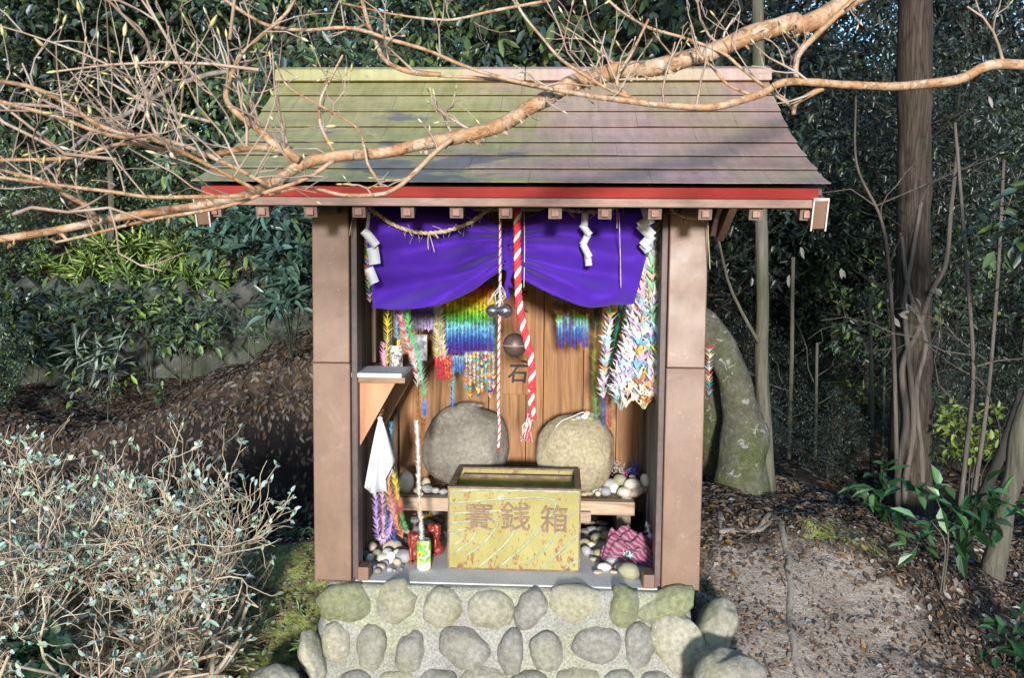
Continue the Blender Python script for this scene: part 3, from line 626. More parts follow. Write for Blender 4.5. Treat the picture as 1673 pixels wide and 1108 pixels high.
grooves = [[(735, 804), (780, 801), (830, 800), (880, 797), (930, 800), (946, 803)], [(735, 823), (780, 819), (840, 815), (880, 813), (902, 817), (908, 826), (900, 842), (880, 868), (850, 898), (815, 928)],
    [(735, 840), (780, 837), (830, 834), (848, 833)], [(735, 856), (775, 851)], [(735, 868), (770, 863), (800, 850), (812, 852), (808, 866), (790, 888), (762, 908)], [(735, 873), (752, 873), (754, 882), (738, 893)],
    [(778, 868), (768, 885), (742, 904)], [(846, 860), (826, 888), (800, 912), (780, 929)], [(945, 832), (925, 848), (915, 868), (890, 896), (858, 925)], [(945, 873), (920, 896), (900, 915), (882, 929)], [(946, 914), (922, 930)]]
for gi, g in enumerate(grooves):
    pts = spline([bp(x, y, .0) for x, y in g], 6); pts[:, 0] = pts[:, 0].clip(bx0+.004, bx1-.004); pts[:, 2] = pts[:, 2].clip(.008, bz-.012)
    mb = MB(); mb.tube(pts, .0042*(1+.2*rng.random()), 6, squash=1.); 
    mb.v = [(p[0], by0+(p[1]-by0)*.45, p[2]) for p in mb.v]; mb.build('raised_line', 'groove_grey', front, True)
def glyph(name, ch, mat, parent, cx, Y, cz, size, depth, fat=.0, shear=0., loc=None, squeeze=1.):
    cu = bpy.data.curves.new(name, 'FONT'); cu.body = ch; cu.size = 1.; cu.extrude = depth/size; cu.offset = fat; cu.align_x = 'CENTER'
    to = bpy.data.objects.new(name, cu); COL.objects.link(to); dg = bpy.context.evaluated_depsgraph_get(); dg.update()
    me = bpy.data.meshes.new_from_object(to.evaluated_get(dg)); bpy.data.objects.remove(to)
    v = np.array([p.co[:] for p in me.vertices]); c = (v.max(0)+v.min(0))/2; v = (v-c)/max(np.ptp(v[:, 0]), np.ptp(v[:, 1]))
    L = LOC[parent] if parent is not None else np.array(loc)
    W_ = np.c_[cx+v[:, 0]*size*squeeze+v[:, 1]*shear*size, Y-v[:, 2]*size, cz+v[:, 1]*size]-L
    me.vertices.foreach_set('co', W_.astype(np.float32).ravel()); me.materials.clear(); me.materials.append(MATS[mat]); me.update()
    o = bpy.data.objects.new(name, me); COL.objects.link(o); o.parent = parent; LOC[o] = L; return o
for ch, px, py, sz in (('賽', 783, 844, 48), ('銭', 842, 844, 50), ('箱', 905, 848, 46)):
    p = at(px, py, by0); glyph('raised_character', ch, 'letter_brown', front, p[0], by0-.0015, p[2], sz*mpp(by0), .003, .004)
p = at(818, 812, by0); mb = MB(); mb.add(*blob_pts((p[0]-.004, by0, p[2]-.004), (.008, .0025, .006), .6, 1., .3, 2)); mb.add(*blob_pts((p[0]+.006, by0, p[2]+.005), (.008, .0025, .006), .3, 2., .3, 2)); mb.build('paint_chip', 'paper_white', front, True)

# ------------------------------------------------------------------ sign board on the back wall
sb = thing('wooden_sign', (.015, .94, .57), 'upright wooden name board with black brush characters behind the round bell', 'sign')
a = at(822, 644, .94); b = at(868, 470, .94)
mb = MB(); mb.box((a[0], .938, a[2]), (b[0], .951, b[2]+.25)); mb.build('board', 'sign_wood', sb, bevel=.002)
p = at(846, 611, .936); glyph('brush_character', '石', 'ink_and_shade', sb, p[0], .9372, p[2], 33*mpp(.94), .0012, .02, .12)
for pts in ([(851, 590), (858, 591), (864, 594)], [(853, 480), (858, 476), (862, 482)], [(852, 500), (857, 507), (863, 510)]):
    mb = MB(); q = spline([at(x, y, .9372) for x, y in pts], 6); n = len(q); mb.tube(q, [.0042*(.5+.9*math.sin(math.pi*(i+1)/(n+1))) for i in range(n)], 6)
    mb.v = [(v_[0], .9372+(v_[1]-.9372)*.15, v_[2]) for v_ in mb.v]; mb.build('brush_stroke', 'ink_and_shade', sb, True)

# ------------------------------------------------------------------ curtain
cy0 = -.012
ct = thing('purple_curtain', (0, cy0, 1.40), 'purple cloth curtain gathered in the middle under the shrine eaves', 'curtain')
def cloth(top, bot, seed, flip):
    T = spline(top, 10); B = spline(bot, 10); nu, nv = 110, 46
    def samp(S, u): x = u*(len(S)-1); i = min(int(x), len(S)-2); return S[i]+(S[i+1]-S[i])*(x-i)
    rows = []
    for j in range(nv+1):
        v = j/nv; row = []
        for i in range(nu+1):
            u = i/nu; t_, b_ = samp(T, u), samp(B, u); px = t_+(b_-t_)*v
            p = at(px[0], px[1], cy0); g = u if not flip else 1-u      # g -> 1 at the gather
            ang = (v-.45); amp = .050*(1-g)**.6*g**.35
            fold = amp*math.sin(ang*(15+6*g)+seed+3*g)+.012*math.sin(ang*34+7*g+seed)*g**1.5+.006*math.sin(40*(v+.15*g))*(g > .9)
            sag = .05*math.sin(math.pi*min(1, g*1.1))*v**2
            diag = .024*math.sin((u*1.3+v*.9)*7+seed*2)*(1-g**3)*(.3+v)
            row.append((p[0], cy0-.004+fold-sag+diag+.012*fbm(u*2, v*2, 1.5, seed), p[2]))
        rows.append(row)
    mb = MB(); mb.grid(rows); return mb
cl = cloth([(600, 326), (680, 326), (745, 329), (775, 345), (800, 360), (827, 378)], [(607, 504), (660, 504), (720, 497), (765, 480), (800, 455), (827, 436)], 1., False)
hem_l = [np.array(p) for p in cl.v[-111:]]
cl.build('cloth_half', 'purple_cloth', ct, True, solid=.0015)
c2 = cloth([(829, 378), (858, 358), (900, 338), (960, 326), (1030, 326), (1077, 326)], [(829, 440), (868, 464), (915, 487), (960, 501), (1000, 498), (1037, 497)], 2.6, True)
hem_r = [np.array(p) for p in c2.v[-111:]]
c2.build('cloth_half', 'purple_cloth', ct, True, solid=.0015)
for hh in (hem_l, hem_r):
    mb = MB(); mb.tube([p+np.array([0, -.0015, .006]) for p in hh], .0022, 6); mb.build('hem', 'purple_cloth', ct, True)
mb = MB(); q = []
for i in range(40):
    t = i/39; p = at(828+1.5*math.sin(i*1.9), 372+70*t, cy0-.012); q.append(p)
mb.tube(q, [.017+.003*math.sin(i*2.1)+.010*(abs(i/39-.5)) for i in range(40)], 12); mb.build('gather', 'purple_cloth', ct, True)
for dx, y1 in ((0, 487), (4, 470)):
    mb = MB(); pts = [at(829+dx+2*math.sin(k_*1.3), 438+(y1-438)*k_/6, cy0-.03) for k_ in range(7)]
    mb.grid([[(p[0]-.007, p[1]+.003*math.sin(k_), p[2]) for k_, p in enumerate(pts)], [(p[0]+.007, p[1]-.003*math.sin(k_), p[2]) for k_, p in enumerate(pts)]]); mb.build('tie_ribbon', 'purple_cloth', ct, True, solid=.0015)
mb = MB(); mb.add(*blob_pts(at(829, 436, cy0-.03), (.012, .010, .014), 0, 3., .3, 2)); mb.build('knot', 'purple_cloth', ct, True)

# ------------------------------------------------------------------ ropes
def twisted(mbs, path, R0, r0, pitch, phase=0., sides=7, taper=None):
    path = np.array(path, float); seg = np.linalg.norm(np.diff(path, axis=0), axis=1); L = np.concatenate([[0], np.cumsum(seg)]); n = max(10, int(L[-1]/pitch*10))
    s = np.linspace(0, L[-1], n); P = np.c_[[np.interp(s, L, path[:, i]) for i in range(3)]].T
    T = nrm(np.gradient(P, axis=0)); u = np.cross(T[0], [0, 1., .1]); u /= np.linalg.norm(u); U = []
    for t in T: u = u-t*(u@t); u /= np.linalg.norm(u); U.append(u)
    U = np.array(U); V = np.cross(T, U); m = len(mbs)
    for k_, mb in enumerate(mbs):
        a = 2*math.pi*(s/pitch+k_/m)+phase; R_ = R0 if taper is None else R0*np.interp(s/L[-1], [0, .5, 1], taper)
        mb.tube(P+(U*np.cos(a)[:, None]+V*np.sin(a)[:, None])*np.reshape(R_, (-1, 1) if np.ndim(R_) else ()), r0, sides)
def pxpath(pts, Y=None): return spline([at(p[0], p[1], p[2] if len(p) > 2 else Y) for p in pts], 10)
# bell rope, red and white
br = thing('bell_rope', at(846, 330, -.08), 'thick twisted red and white rope with a frayed tassel hanging before the curtain', 'rope')
p1 = pxpath([(846, 330), (845, 390), (846, 440), (847, 480), (850, 505), (854, 530), (864, 570), (869, 600), (869, 628)], -.075)
mr, mw, mr2 = MB(), MB(), MB(); twisted([mr, mw, mr2], p1, .0065, .0076, .062)
mr.build('red_strand', 'rope_red', br, True); mw.build('white_strand', 'rope_white', br, True); mr2.build('red_strand', 'rope_red', br, True)
p2_ = pxpath([(868, 636), (868, 655), (870, 675), (872, 686)], -.075)
mr, mw = MB(), MB(); twisted([mr, mw], p2_, .006, .007, .05); mr.build('red_strand', 'rope_red', br, True); mw.build('white_strand', 'rope_white', br, True)
for j, (cx, cy, w_) in enumerate(((845, 338, 1), (868, 632, 1.1), (867, 680, 1.05))):
    mb = MB(); mb.add(*blob_pts(at(cx, cy, -.075), (.013*w_, .013*w_, .014*w_), 0, j*2., .35, 2, freq=2.5)); mb.build('rope_knot', 'rope_red', br, True)
mr, mw = MB(), MB()
for i in range(46):
    (mr if rng.random() < .55 else mw).tube([at(866+rng.normal()*3, 676, -.075+.006*rng.normal()), at(862+rng.normal()*3, 696, -.075+.012*rng.normal()), at(856+(i/46-.3)*20+rng.normal()*2, 718+rng.normal()*3, -.075+.018*rng.normal())], .0016, 4)
for i in range(16): mr.tube([at(868+rng.normal()*3, 622, -.08), at(868+rng.normal()*5, 637+rng.normal()*3, -.082)], .0016, 4)
tag(mr.build('tassel', 'rope_red', br, True), kind='stuff'); tag(mw.build('tassel', 'rope_white', br, True), kind='stuff')
# round iron bell
bp_ = at(841, 564, -.03); rb = 19.8*mpp(-.03)
bell = thing('round_bell', (bp_[0], bp_[1], bp_[2]-rb), 'round brown iron bell with a seam, hanging beside the red and white rope', 'bell')
mb = MB(); mb.lathe([(max(1e-4, rb*math.cos(R(a))), rb*math.sin(R(a))) for a in range(-90, 91, 9)], bp_, 28, False); mb.build('shell', 'bell_iron', bell, True)
mb = MB(); mb.lathe([(rb*.99, -.002), (rb*1.05, -.0012), (rb*1.05, .0012), (rb*.99, .002)], bp_, 28, False); mb.build('seam_band', 'bell_seam', bell, True)
mb = MB(); mb.tube([(bp_[0]+.009*math.cos(t), bp_[1], bp_[2]+rb+.005+.009*math.sin(t)) for t in np.linspace(0, 2*math.pi, 14)], .002, 6, cap=False); mb.build('hanging_loop', 'bell_iron', bell, True)
mb = MB(); mb.box((bp_[0]-.004, bp_[1]-.028, bp_[2]-rb-.0006), (bp_[0]+.004, bp_[1]+.028, bp_[2]-rb+.004)); mb.build('sound_slot', 'ink_and_shade', bell)
mb = MB(); mb.tube([(bp_[0], bp_[1], bp_[2]+rb+.01), (bp_[0]+.002, bp_[1]+.01, bp_[2]+rb+.16), (bp_[0]-.002, .03, 1.41)], .0022, 5); mb.build('hanging_cord', 'rope_red', bell, True)
# small bells on a cord
cd = thing('bell_string', at(816, 335, -.055), 'thin red and white cord with a pair of small silvery bells tied to it', 'cord')
p1 = pxpath([(817, 330), (817, 420), (817, 470), (816, 520), (815, 560), (815, 600), (814, 660), (816, 700), (814, 732)], -.055)
mr, mw, mw2 = MB(), MB(), MB(); twisted([mr, mw, mw2], p1, .0024, .0028, .03, sides=5); mr.build('red_strand', 'rope_red', cd, True); mw.build('white_strand', 'cord_white', cd, True); mw2.build('white_strand', 'cord_white', cd, True)
mb = MB()
for i in range(8): mb.tube([at(815, 722, -.055), at(814+rng.normal()*2, 737+rng.normal()*2, -.055+.004*rng.normal())], .0014, 4)
tag(mb.build('tassel', 'rope_red', cd, True), kind='stuff')
mb = MB()
for i in range(7): mb.tube([at(817, 463+i*2, -.057), at(815+rng.normal()*5, 480+i, -.062), at(812+rng.normal()*7, 497, -.06)], .0013, 4)
mb.build('loose_string', 'cord_white', cd, True)
for px, r_, tl in ((805.5, 11, .15), (825.5, 12, -.25)):
    c = at(px, 508, -.06); rr = r_*mpp(-.06); mb = MB()
    prof_ = [(max(1e-4, rr*math.cos(R(a))), rr*math.sin(R(a))) for a in range(-90, 91, 10)]
    mb.lathe(prof_, (0, 0, 0), 22, False); ca, sa = math.cos(tl), math.sin(tl)
    M_ = lambda v: (c[0]+v[0]*ca-v[2]*sa, c[1]+v[1], c[2]+v[0]*sa+v[2]*ca)
    mb.v = [M_(v) for v in mb.v]; sbell = mb.build('small_bell', 'bell_chrome', cd, True)
    mb = MB(); mb.lathe([(rr*.98, -.0018), (rr*1.09, -.001), (rr*1.09, .001), (rr*.98, .0018)], (0, 0, 0), 22, False); mb.v = [M_(v) for v in mb.v]; mb.build('bell_rim', 'bell_chrome', sbell, True)
# straw ropes
def straw_rope(pts, Y, label, R0=.0034, r0=.0042, strands=()):
    P_ = pxpath(pts, Y); o = thing('straw_rope', P_[0], label, 'rope')
    a, b = MB(), MB(); twisted([a, b], P_, R0, r0, .034, sides=6); a.build('strand', 'straw', o, True); b.build('strand', 'straw_pale', o, True)
    mb = MB(); n = len(P_)
    for i in range(int(n*1.2)):
        p = P_[rng.integers(0, n)]; d = rng.normal(size=3)*[.016, .01, .012]+[0, 0, -.008]; mb.tube([p, p+d*.5+rng.normal(size=3)*.002, p+d], .0006, 3)
    mb.build('frayed_straw', 'straw_pale', o)
    for st in strands:
        mb = MB(); mb.tube(pxpath(st, Y-.012), [.0016]*(len(st)*10-9), 4); mb.build('hanging_straw', 'straw_pale', o, True)
    return o
straw_rope([(597, 334), (615, 348), (645, 368), (675, 378), (700, 380.5), (730, 377), (760, 367), (785, 352), (803, 336)], -.085, 'straw rope sagging across the left half of the curtain', strands=([(700, 381), (699, 395), (700, 408)], [(701, 381), (706, 397), (710, 412)], [(668, 377), (673, 385)], [(710, 381), (716, 389)]))
straw_rope([(905, 336), (925, 342), (950, 345), (975, 345), (1000, 340), (1032, 333)], -.085, 'straw rope strung below the rafters on the right half of the curtain', strands=([(1011, 343), (1013, 400), (1014.5, 470)], [(1008, 342), (1008, 373)], [(1000, 340), (998, 360)]))
straw_rope([(1095, 333), (1100, 345), (1115, 353), (1133, 356), (1150, 352), (1158, 342)], -.03, 'short straw rope looped on the front of the right post', strands=([(1158, 340), (1157, 375), (1160, 440)], [(1158, 345), (1156, 370)]))
mb = MB(); mb.tube(pxpath([(577, 352), (573, 370), (571, 385)], -.03), .0014, 4); tag(mb.build('straw_stalk', 'straw_pale', None, True, loc=at(577, 352, -.03)), 'single pale straw hanging at the top of the left post', 'straw')
mb = MB(); mb.tube(pxpath([(856, 332), (857, 400), (856, 470)], -.04), .0014, 4); tag(mb.build('thin_string', 'cord_white', None, True, loc=at(856, 332, -.04)), 'thin pale string hanging just right of the bell rope', 'string')
# zigzag paper streamers
def streamer(segs, Y, label):
    p0 = at(*segs[0][:2], Y); o = thing('paper_streamer', p0, label, 'paper streamer', 'zigzag white paper streamers')
    for i, (x0, y0, x1, y1, w_) in enumerate(segs):
        a, b = at(x0, y0, Y-.004*(i % 2)), at(x1, y1, Y-.012-.006*(i % 2)); d = b-a; d /= np.linalg.norm(d); s_ = np.cross(d, [0, 1, 0]); s_ /= np.linalg.norm(s_); h = w_*mpp(Y)/2
        rows = []
        for t in range(6):
            c = a+(b-a)*t/5; cv = .006*math.sin(math.pi*t/5)
            rows.append([c-s_*h+[0, cv+.004, 0], c+[0, cv-.003, 0], c+s_*h+[0, cv, 0]])
        mb = MB(); mb.grid(rows); mb.build('paper_fold', 'paper_white', o, True, solid=.0006)
streamer([(602, 345, 600, 372, 6), (594, 376, 615, 402, 15), (608, 404, 612, 432, 20), (602, 438, 612, 463, 16)], -.10, 'zigzag white paper streamer at the left end of the curtain')
streamer([(956, 346, 955, 368, 11), (950, 366, 964, 384, 11), (961, 382, 952, 400, 11), (952, 398, 963, 420, 11), (960, 416, 962, 434, 11)], -.10, 'zigzag white paper streamer in the middle of the right curtain half')
streamer([(1054, 338, 1060, 358, 15), (1066, 356, 1044, 370, 15), (1046, 366, 1066, 386, 17), (1066, 384, 1050, 402, 15), (1050, 398, 1060, 410, 14)], -.10, 'zigzag white paper streamer at the right end of the curtain')

# ------------------------------------------------------------------ strings of folded paper cranes
RAIN = [(.62, .05, .02), (.75, .22, .02), (.80, .45, .02), (.75, .62, .03), (.25, .55, .04), (.08, .42, .08), (.25, .60, .70), (.12, .35, .65), (.05, .12, .50), (.06, .04, .32), (.13, .05, .28)]
MULTI = [(.72, .70, .66), (.70, .55, .45), (.75, .60, .08), (.10, .35, .60), (.60, .12, .10), (.12, .42, .16), (.62, .30, .42), (.35, .55, .60), (.70, .40, .10), (.05, .08, .25), (.5, .5, .45)]
PASTEL = [(.76, .74, .74), (.72, .72, .76), (.52, .46, .68), (.70, .46, .58), (.42, .60, .70), (.74, .62, .46), (.48, .66, .46), (.75, .58, .10), (.70, .26, .10), (.20, .45, .70), (.25, .55, .30), (.70, .70, .68)]
def grad(cols, t): x = min(.9999, max(0, t))*(len(cols)-1); i = int(x); a = np.array(cols[i]); return a+(np.array(cols[min(i+1, len(cols)-1)])-a)*(x-i)
def crane_unit(mb, p, ax, r, col, tw, spread=1., fat=1.):
    """a folded crane threaded on a string: two wings, neck and tail, spreading up and out from its belly"""
    ax = ax/np.linalg.norm(ax); u = np.cross(ax, [0, 1., .05]); u /= np.linalg.norm(u); v = np.cross(ax, u)
    ca, sa = math.cos(tw), math.sin(tw); u, v = u*ca+v*sa, v*ca-u*sa
    for k_, (d, le) in enumerate(((u, 1.), (-u, 1.), (v, .85), (-v, .85))):
        s_ = np.cross(d, ax); tip = p+d*r*le*spread-ax*r*(.75 if k_ < 2 else .55); w_ = r*(.55 if k_ < 2 else .22)*fat
        b = p+ax*r*.55
        mb.add([b, p+d*r*.25+s_*w_*.5-ax*r*.1, tip, p+d*r*.25-s_*w_*.5-ax*r*.1, p+d*r*.42-ax*r*.05], [(0, 1, 4), (1, 2, 4), (4, 2, 3), (0, 4, 3)], np.clip(col*(1+.12*rng.normal()), .01, .9))
def strand(parent, path, rpx, cols, mode='grad', step=None, name='crane_strand', spread=1., jit=.25, fat=1.):
    P_ = np.array(path); seg = np.linalg.norm(np.diff(P_, axis=0), axis=1); L = np.concatenate([[0], np.cumsum(seg)])
    Ym = P_[:, 1].mean(); r = rpx*mpp(Ym); st = (step or .62)*r; n = max(3, int(L[-1]/st)); mb = MB()
    for i in range(n):
        s = (i+.5)*st; p = np.array([np.interp(s, L, P_[:, j]) for j in range(3)]); q = np.array([np.interp(min(s+st, L[-1]), L, P_[:, j]) for j in range(3)]); a = q-p
        if np.linalg.norm(a) < 1e-6: a = P_[-1]-P_[-2]
        c = grad(cols, i/max(1, n-1)+.015*rng.normal()) if mode == 'grad' else np.array(cols[rng.integers(0, len(cols))])
        crane_unit(mb, p+rng.normal(size=3)*r*.06, a, r*(1+.12*rng.normal()), c, rng.normal()*jit+(i % 2)*.2, spread, fat)
    mb.tube([P_[0], P_[-1]], .0008, 3, (.5, .5, .48)) if len(P_) == 2 else mb.tube(P_, .0008, 3, (.5, .5, .48))
    return mb.build(name, 'paper_fold', parent)
def bundle(label, Y, strands, group='strings of folded paper cranes', name='paper_crane_bundle'):
    s0 = strands[0][0][0]; o = thing(name, at(s0[0], s0[1], Y), label, 'paper cranes', group)
    for pts, rpx, cols, mode in strands:
        strand(o, pxpath([(p[0], p[1], p[2] if len(p) > 2 else Y) for p in pts]), rpx, cols, mode, .5 if rpx < 6.2 else None, fat=1.9 if rpx < 6.2 else 1.15)
    if s0[1] < 512:
        t_ = at(s0[0], s0[1], Y); mb = MB(); mb.tube([t_, (t_[0], t_[1], 1.40)], .0009, 3); mb.build('hanging_thread', 'cord_white', o)
    return o
Y_, G_, B_, W2, RD, PK, LV, OR, BR, TL = (.72, .60, .05), (.10, .45, .13), (.06, .16, .50), (.75, .74, .72), (.60, .06, .07), (.72, .38, .50), (.46, .32, .66), (.74, .30, .14), (.20, .08, .04), (.10, .40, .40)
bundle('rainbow bundle of paper crane strings, red at the top to purple at the bottom', .50, [([(731+i*6.1, 466, .50+.012*(i % 2)), (731.5+i*6.05, 581+2.5*math.sin(i*2.), .50+.012*(i % 2))], 5.8, RAIN, 'grad') for i in range(13)])
bundle('lavender paper crane strings behind the left curtain half, above the small frame', .52, [([(674+i*5, 470), (675+i*5, 541+3*math.sin(i*3))], 4.6, [LV, LV, (.5, .4, .62), (.08, .06, .35), (.52, .45, .62), (.5, .4, .6)], 'grad') for i in range(8)])
bundle('loose cream, yellow and pink paper crane strings left of the rainbow bundle', .47, [([(712+i*6, 470, .47+.02*i), (714+i*4, 540, .47+.02*i), (713+i*7, 590, .47)], 8.5, [(.6, .25, .2), (.62, .55, .3), (.6, .58, .5), (.55, .55, .45), (.62, .55, .12), (.6, .58, .5)], 'rand') for i in range(3)])
bundle('short red and orange paper crane strings below the rainbow bundle', .47, [([(712+i*4.6, 582), (717+i*4.2, 621+3*math.sin(i*4))], 4.4, [RD, RD, (.62, .12, .05), OR] if i > 2 else [RD, (.5, .03, .08), RD], 'rand') for i in range(6)])
bundle('short blue paper crane strings below the rainbow bundle, beside the red ones', .48, [([(737+i*4.6, 582), (739+i*4.2, 610+4*math.sin(i*3))], 4.4, [(.3, .5, .62), (.12, .28, .55), B_], 'grad') for i in range(5)]+[([(741, 600), (740, 640), (739, 668)], 5, [TL, (.14, .45, .35), (.2, .45, .6), B_], 'grad')])
bundle('many-coloured paper crane strings hanging below the rainbow bundle, above the dark round stone', .50, [([(762+i*6.2, 575, .50-.01*(i % 2)), (762+i*6.4, 640+12*math.sin(i*2.3), .50-.01*(i % 2))], 5.4, MULTI, 'rand') for i in range(8)])
bundle('narrow red and teal paper crane strings just right of the rainbow bundle', .52, [([(797, 455), (798, 520), (797, 640)], 5, [B_, (.2, .5, .6), RD, RD, Y_, OR, PK, TL], 'grad'), ([(806, 450), (806, 520), (806, 640)], 4.6, [G_, (.3, .55, .65), B_, TL, TL, OR, (.3, .1, .3)], 'grad')])
bundle('blue and green paper crane strings with brown tops on the right of the back wall', .52, [([(912+i*5.2, 505, .52), (913+i*5.1, 566+6*math.sin(i*1.7), .52)], 4.6, [(.75, .5, .04), (.2, .5, .06), (.3, .6, .65), (.1, .3, .62), (.05, .1, .45), (.14, .06, .32)] if i not in (2, 4) else [(.14, .1, .3), (.2, .16, .4), (.10, .07, .3)], 'grad') for i in range(10)]+[([(906+i*6, 470, .50), (907+i*6, 512+4*math.sin(i), .50)], 6, [(.25, .25, .5), (.4, .35, .55), BR, BR], 'grad') for i in range(10)])
bundle('yellow paper crane string with a pink end hanging above the shelf', .24, [([(634, 495), (633, 540), (632, 575), (630, 598)], 9, [Y_, Y_, (.68, .6, .2), Y_], 'grad'), ([(627, 560, .23), (627, 585, .23), (629, 603, .23)], 7, [PK, PK], 'grad')])
bundle('blue and lavender paper crane strings behind the red and white one above the shelf', .34, [([(648, 495), (649, 545), (655, 580)], 7, [(.08, .12, .3), (.25, .45, .6), (.3, .5, .65)], 'grad'), ([(656, 500), (664, 545), (674, 590)], 7, [(.35, .32, .62), (.3, .35, .6), (.55, .6, .2)], 'grad')])
bundle('red and white paper crane string slanting down past the shelf edge', .14, [([(648, 494), (658, 530), (668, 565), (679, 598), (683, 620), (682, 633)], 8.5, [RD, (.74, .66, .64)]*9, 'grad')])
bundle('green paper crane string with a blue end slanting down past the shelf edge', .13, [([(662, 494), (670, 540), (682, 580), (690, 620), (694, 655)], 9, [(.10, .45, .10), (.12, .5, .14), (.18, .5, .28), (.25, .5, .36), (.16, .42, .22)], 'grad'), ([(694, 655), (694, 683)], 8, [(.06, .25, .62), (.05, .2, .6)], 'grad')])
bundle('thin brown paper crane string below the shelf edge', .2, [([(681, 632), (683, 660), (684, 690)], 4.5, [(.3, .14, .04), (.35, .16, .05)], 'grad'), ([(692, 684), (691, 705), (689, 728)], 5.5, [(.32, .13, .04), (.36, .17, .05)], 'grad')])
bundle('many-coloured paper crane string hanging behind the left paper streamer', .17, [([(601, 372), (600, 430), (605, 494)], 7, [PK, (.6, .3, .3), (.3, .4, .2), OR, B_, (.6, .4, .3), Y_, G_], 'rand')])
bundle('white paper crane string hanging down to the drink can', .16, [([(681, 688), (683, 730), (684, 780), (686, 830), (689, 866), (688, 884)], 5.2, [W2, W2, (.72, .68, .62), (.66, .56, .4), W2], 'grad')])
# bundle in the bottom left corner under the white wrapper
bundle('orange, lavender and yellow paper crane strings looped under the white paper wrapper', .13, [([(621, 634), (619, 650), (621, 668), (620, 682)], 7, [OR, (.78, .42, .25), OR], 'grad'), ([(613, 770), (614, 820), (616, 865), (624, 884), (636, 872), (642, 845), (642, 820)], 8, [LV, (.48, .34, .68), (.52, .36, .66), LV], 'grad'),
    ([(622, 770, .15), (625, 820, .15), (626, 870, .15), (622, 892, .15)], 7, [(.7, .55, .6), PK, (.72, .5, .52)], 'grad'), ([(637, 760, .15), (645, 785, .15), (650, 815, .15), (656, 835, .15)], 7, [Y_, Y_, (.75, .5, .1), RD], 'grad'), ([(632, 780, .12), (638, 815, .12), (646, 850, .12), (658, 880, .12)], 8.5, [(.74, .42, .24), OR, OR, (.7, .22, .12)], 'grad'),
    ([(631, 770, .18), (630, 830, .18), (634, 872, .18)], 6, [(.05, .25, .15), (.04, .2, .2), (.06, .14, .45)], 'grad'), ([(640, 800, .2), (640, 850, .2), (646, 888, .2)], 6, [(.06, .12, .4), (.06, .12, .42)], 'grad'), ([(650, 830, .18), (658, 850, .18), (664, 868, .18)], 6, [RD, G_, (.15, .4, .15)], 'grad'), ([(640, 690, .17), (638, 720, .17), (641, 770, .17)], 5, [(.08, .3, .45), (.3, .5, .6), (.05, .2, .2)], 'grad')])
wp = thing('paper_wrapper', at(621, 684, .11), 'white paper wrapper tied at the top around paper cranes below the shelf', 'paper wrapper')
for a, (l, r_, zb, dy) in enumerate((((597, 797), (612, 812), 0, -.02), ((606, 806), (630, 803), 0, -.05), ((622, 800), (645, 752), 0, -.035), ((628, 805), (640, 770), 0, .02), ((600, 790), (620, 800), 0, .03))):
    rows = []
    for j in range(12):
        t = j/11; row = []
        for i in range(7):
            s_ = i/6; ex = l[0]+(r_[0]-l[0])*s_; ey = l[1]+(r_[1]-l[1])*s_; px = 621+(ex-621)*t**.85+(s_-.5)*3; py = 682+(ey-682)*t
            p = at(px, py, .11+dy*t**.7+.03*math.sin(s_*math.pi*1.5+a)*t*(-1 if a % 2 else 1)); row.append(p)
        rows.append(row)
    mb = MB(); mb.grid(rows); mb.build('paper_sheet', 'paper_white', wp, True, solid=.001)
mb = MB(); mb.add(*blob_pts(at(621, 684, .10), (.010, .010, .009), 0, 1., .3, 2)); mb.build('tie', 'cord_white', wp, True)
# right side: dense hanging mass. near strings show every crane: one object each
crane_mesh = []
for k_ in range(4):
    mb = MB(); crane_unit(mb, np.zeros(3), np.array([.1*rng.normal(), .1*rng.normal(), -1.]), 1., np.array((.8, .8, .8)), rng.random()*3, 1.); crane_unit(mb, np.array([.05, .02, -.12]), np.array([.2, .1, -1.]), .8, np.array((.8, .8, .8)), rng.random()*3, .9)
    me = bpy.data.meshes.new('crane'); me.from_pydata([tuple(v) for v in mb.v], [], mb.f); crane_mesh.append(me)
kk = NT('crane_paper'); oc = kk.n('ObjectInfo').outputs['Color']; kk.out(oc, .65, None, spec=.3)
for me in crane_mesh: me.materials.append(MATS['crane_paper'])
def crane_string(o, pts, Y, rpx, cols):
    P_ = pxpath([(p[0], p[1], p[2] if len(p) > 2 else Y) for p in pts]); seg = np.linalg.norm(np.diff(P_, axis=0), axis=1); L = np.concatenate([[0], np.cumsum(seg)])
    mb = MB(); mb.tube(P_, .0009, 3); th = mb.build('thread', 'cord_white', o); r = rpx*1.12*mpp(Y); n = int(L[-1]/(r*.78))
    for i in range(n):
        s = L[-1]*(i+.5)/n; p = np.array([np.interp(s, L, P_[:, j]) for j in range(3)])
        c = bpy.data.objects.new('crane', random.choice(crane_mesh)); COL.objects.link(c); c.parent = th; c.location = tuple(p-LOC[o]+rng.normal(size=3)*r*.12); sc_ = r*(1+.12*rng.normal()); c.scale = (sc_, sc_, sc_)
        c.rotation_euler = (.25*rng.normal(), .25*rng.normal(), rng.random()*6.28); cc = np.clip(np.array(cols[rng.integers(0, len(cols))])*(1+.1*rng.normal()), .01, .85); c.color = (*cc, 1)
def crane_fall(label, Y, strs):
    o = thing('paper_crane_bundle', at(strs[0][0][0][0], strs[0][0][0][1], Y), label, 'paper cranes', 'strings of folded paper cranes')
    for pts, r_, cols in strs: crane_string(o, pts, Y, r_, cols)
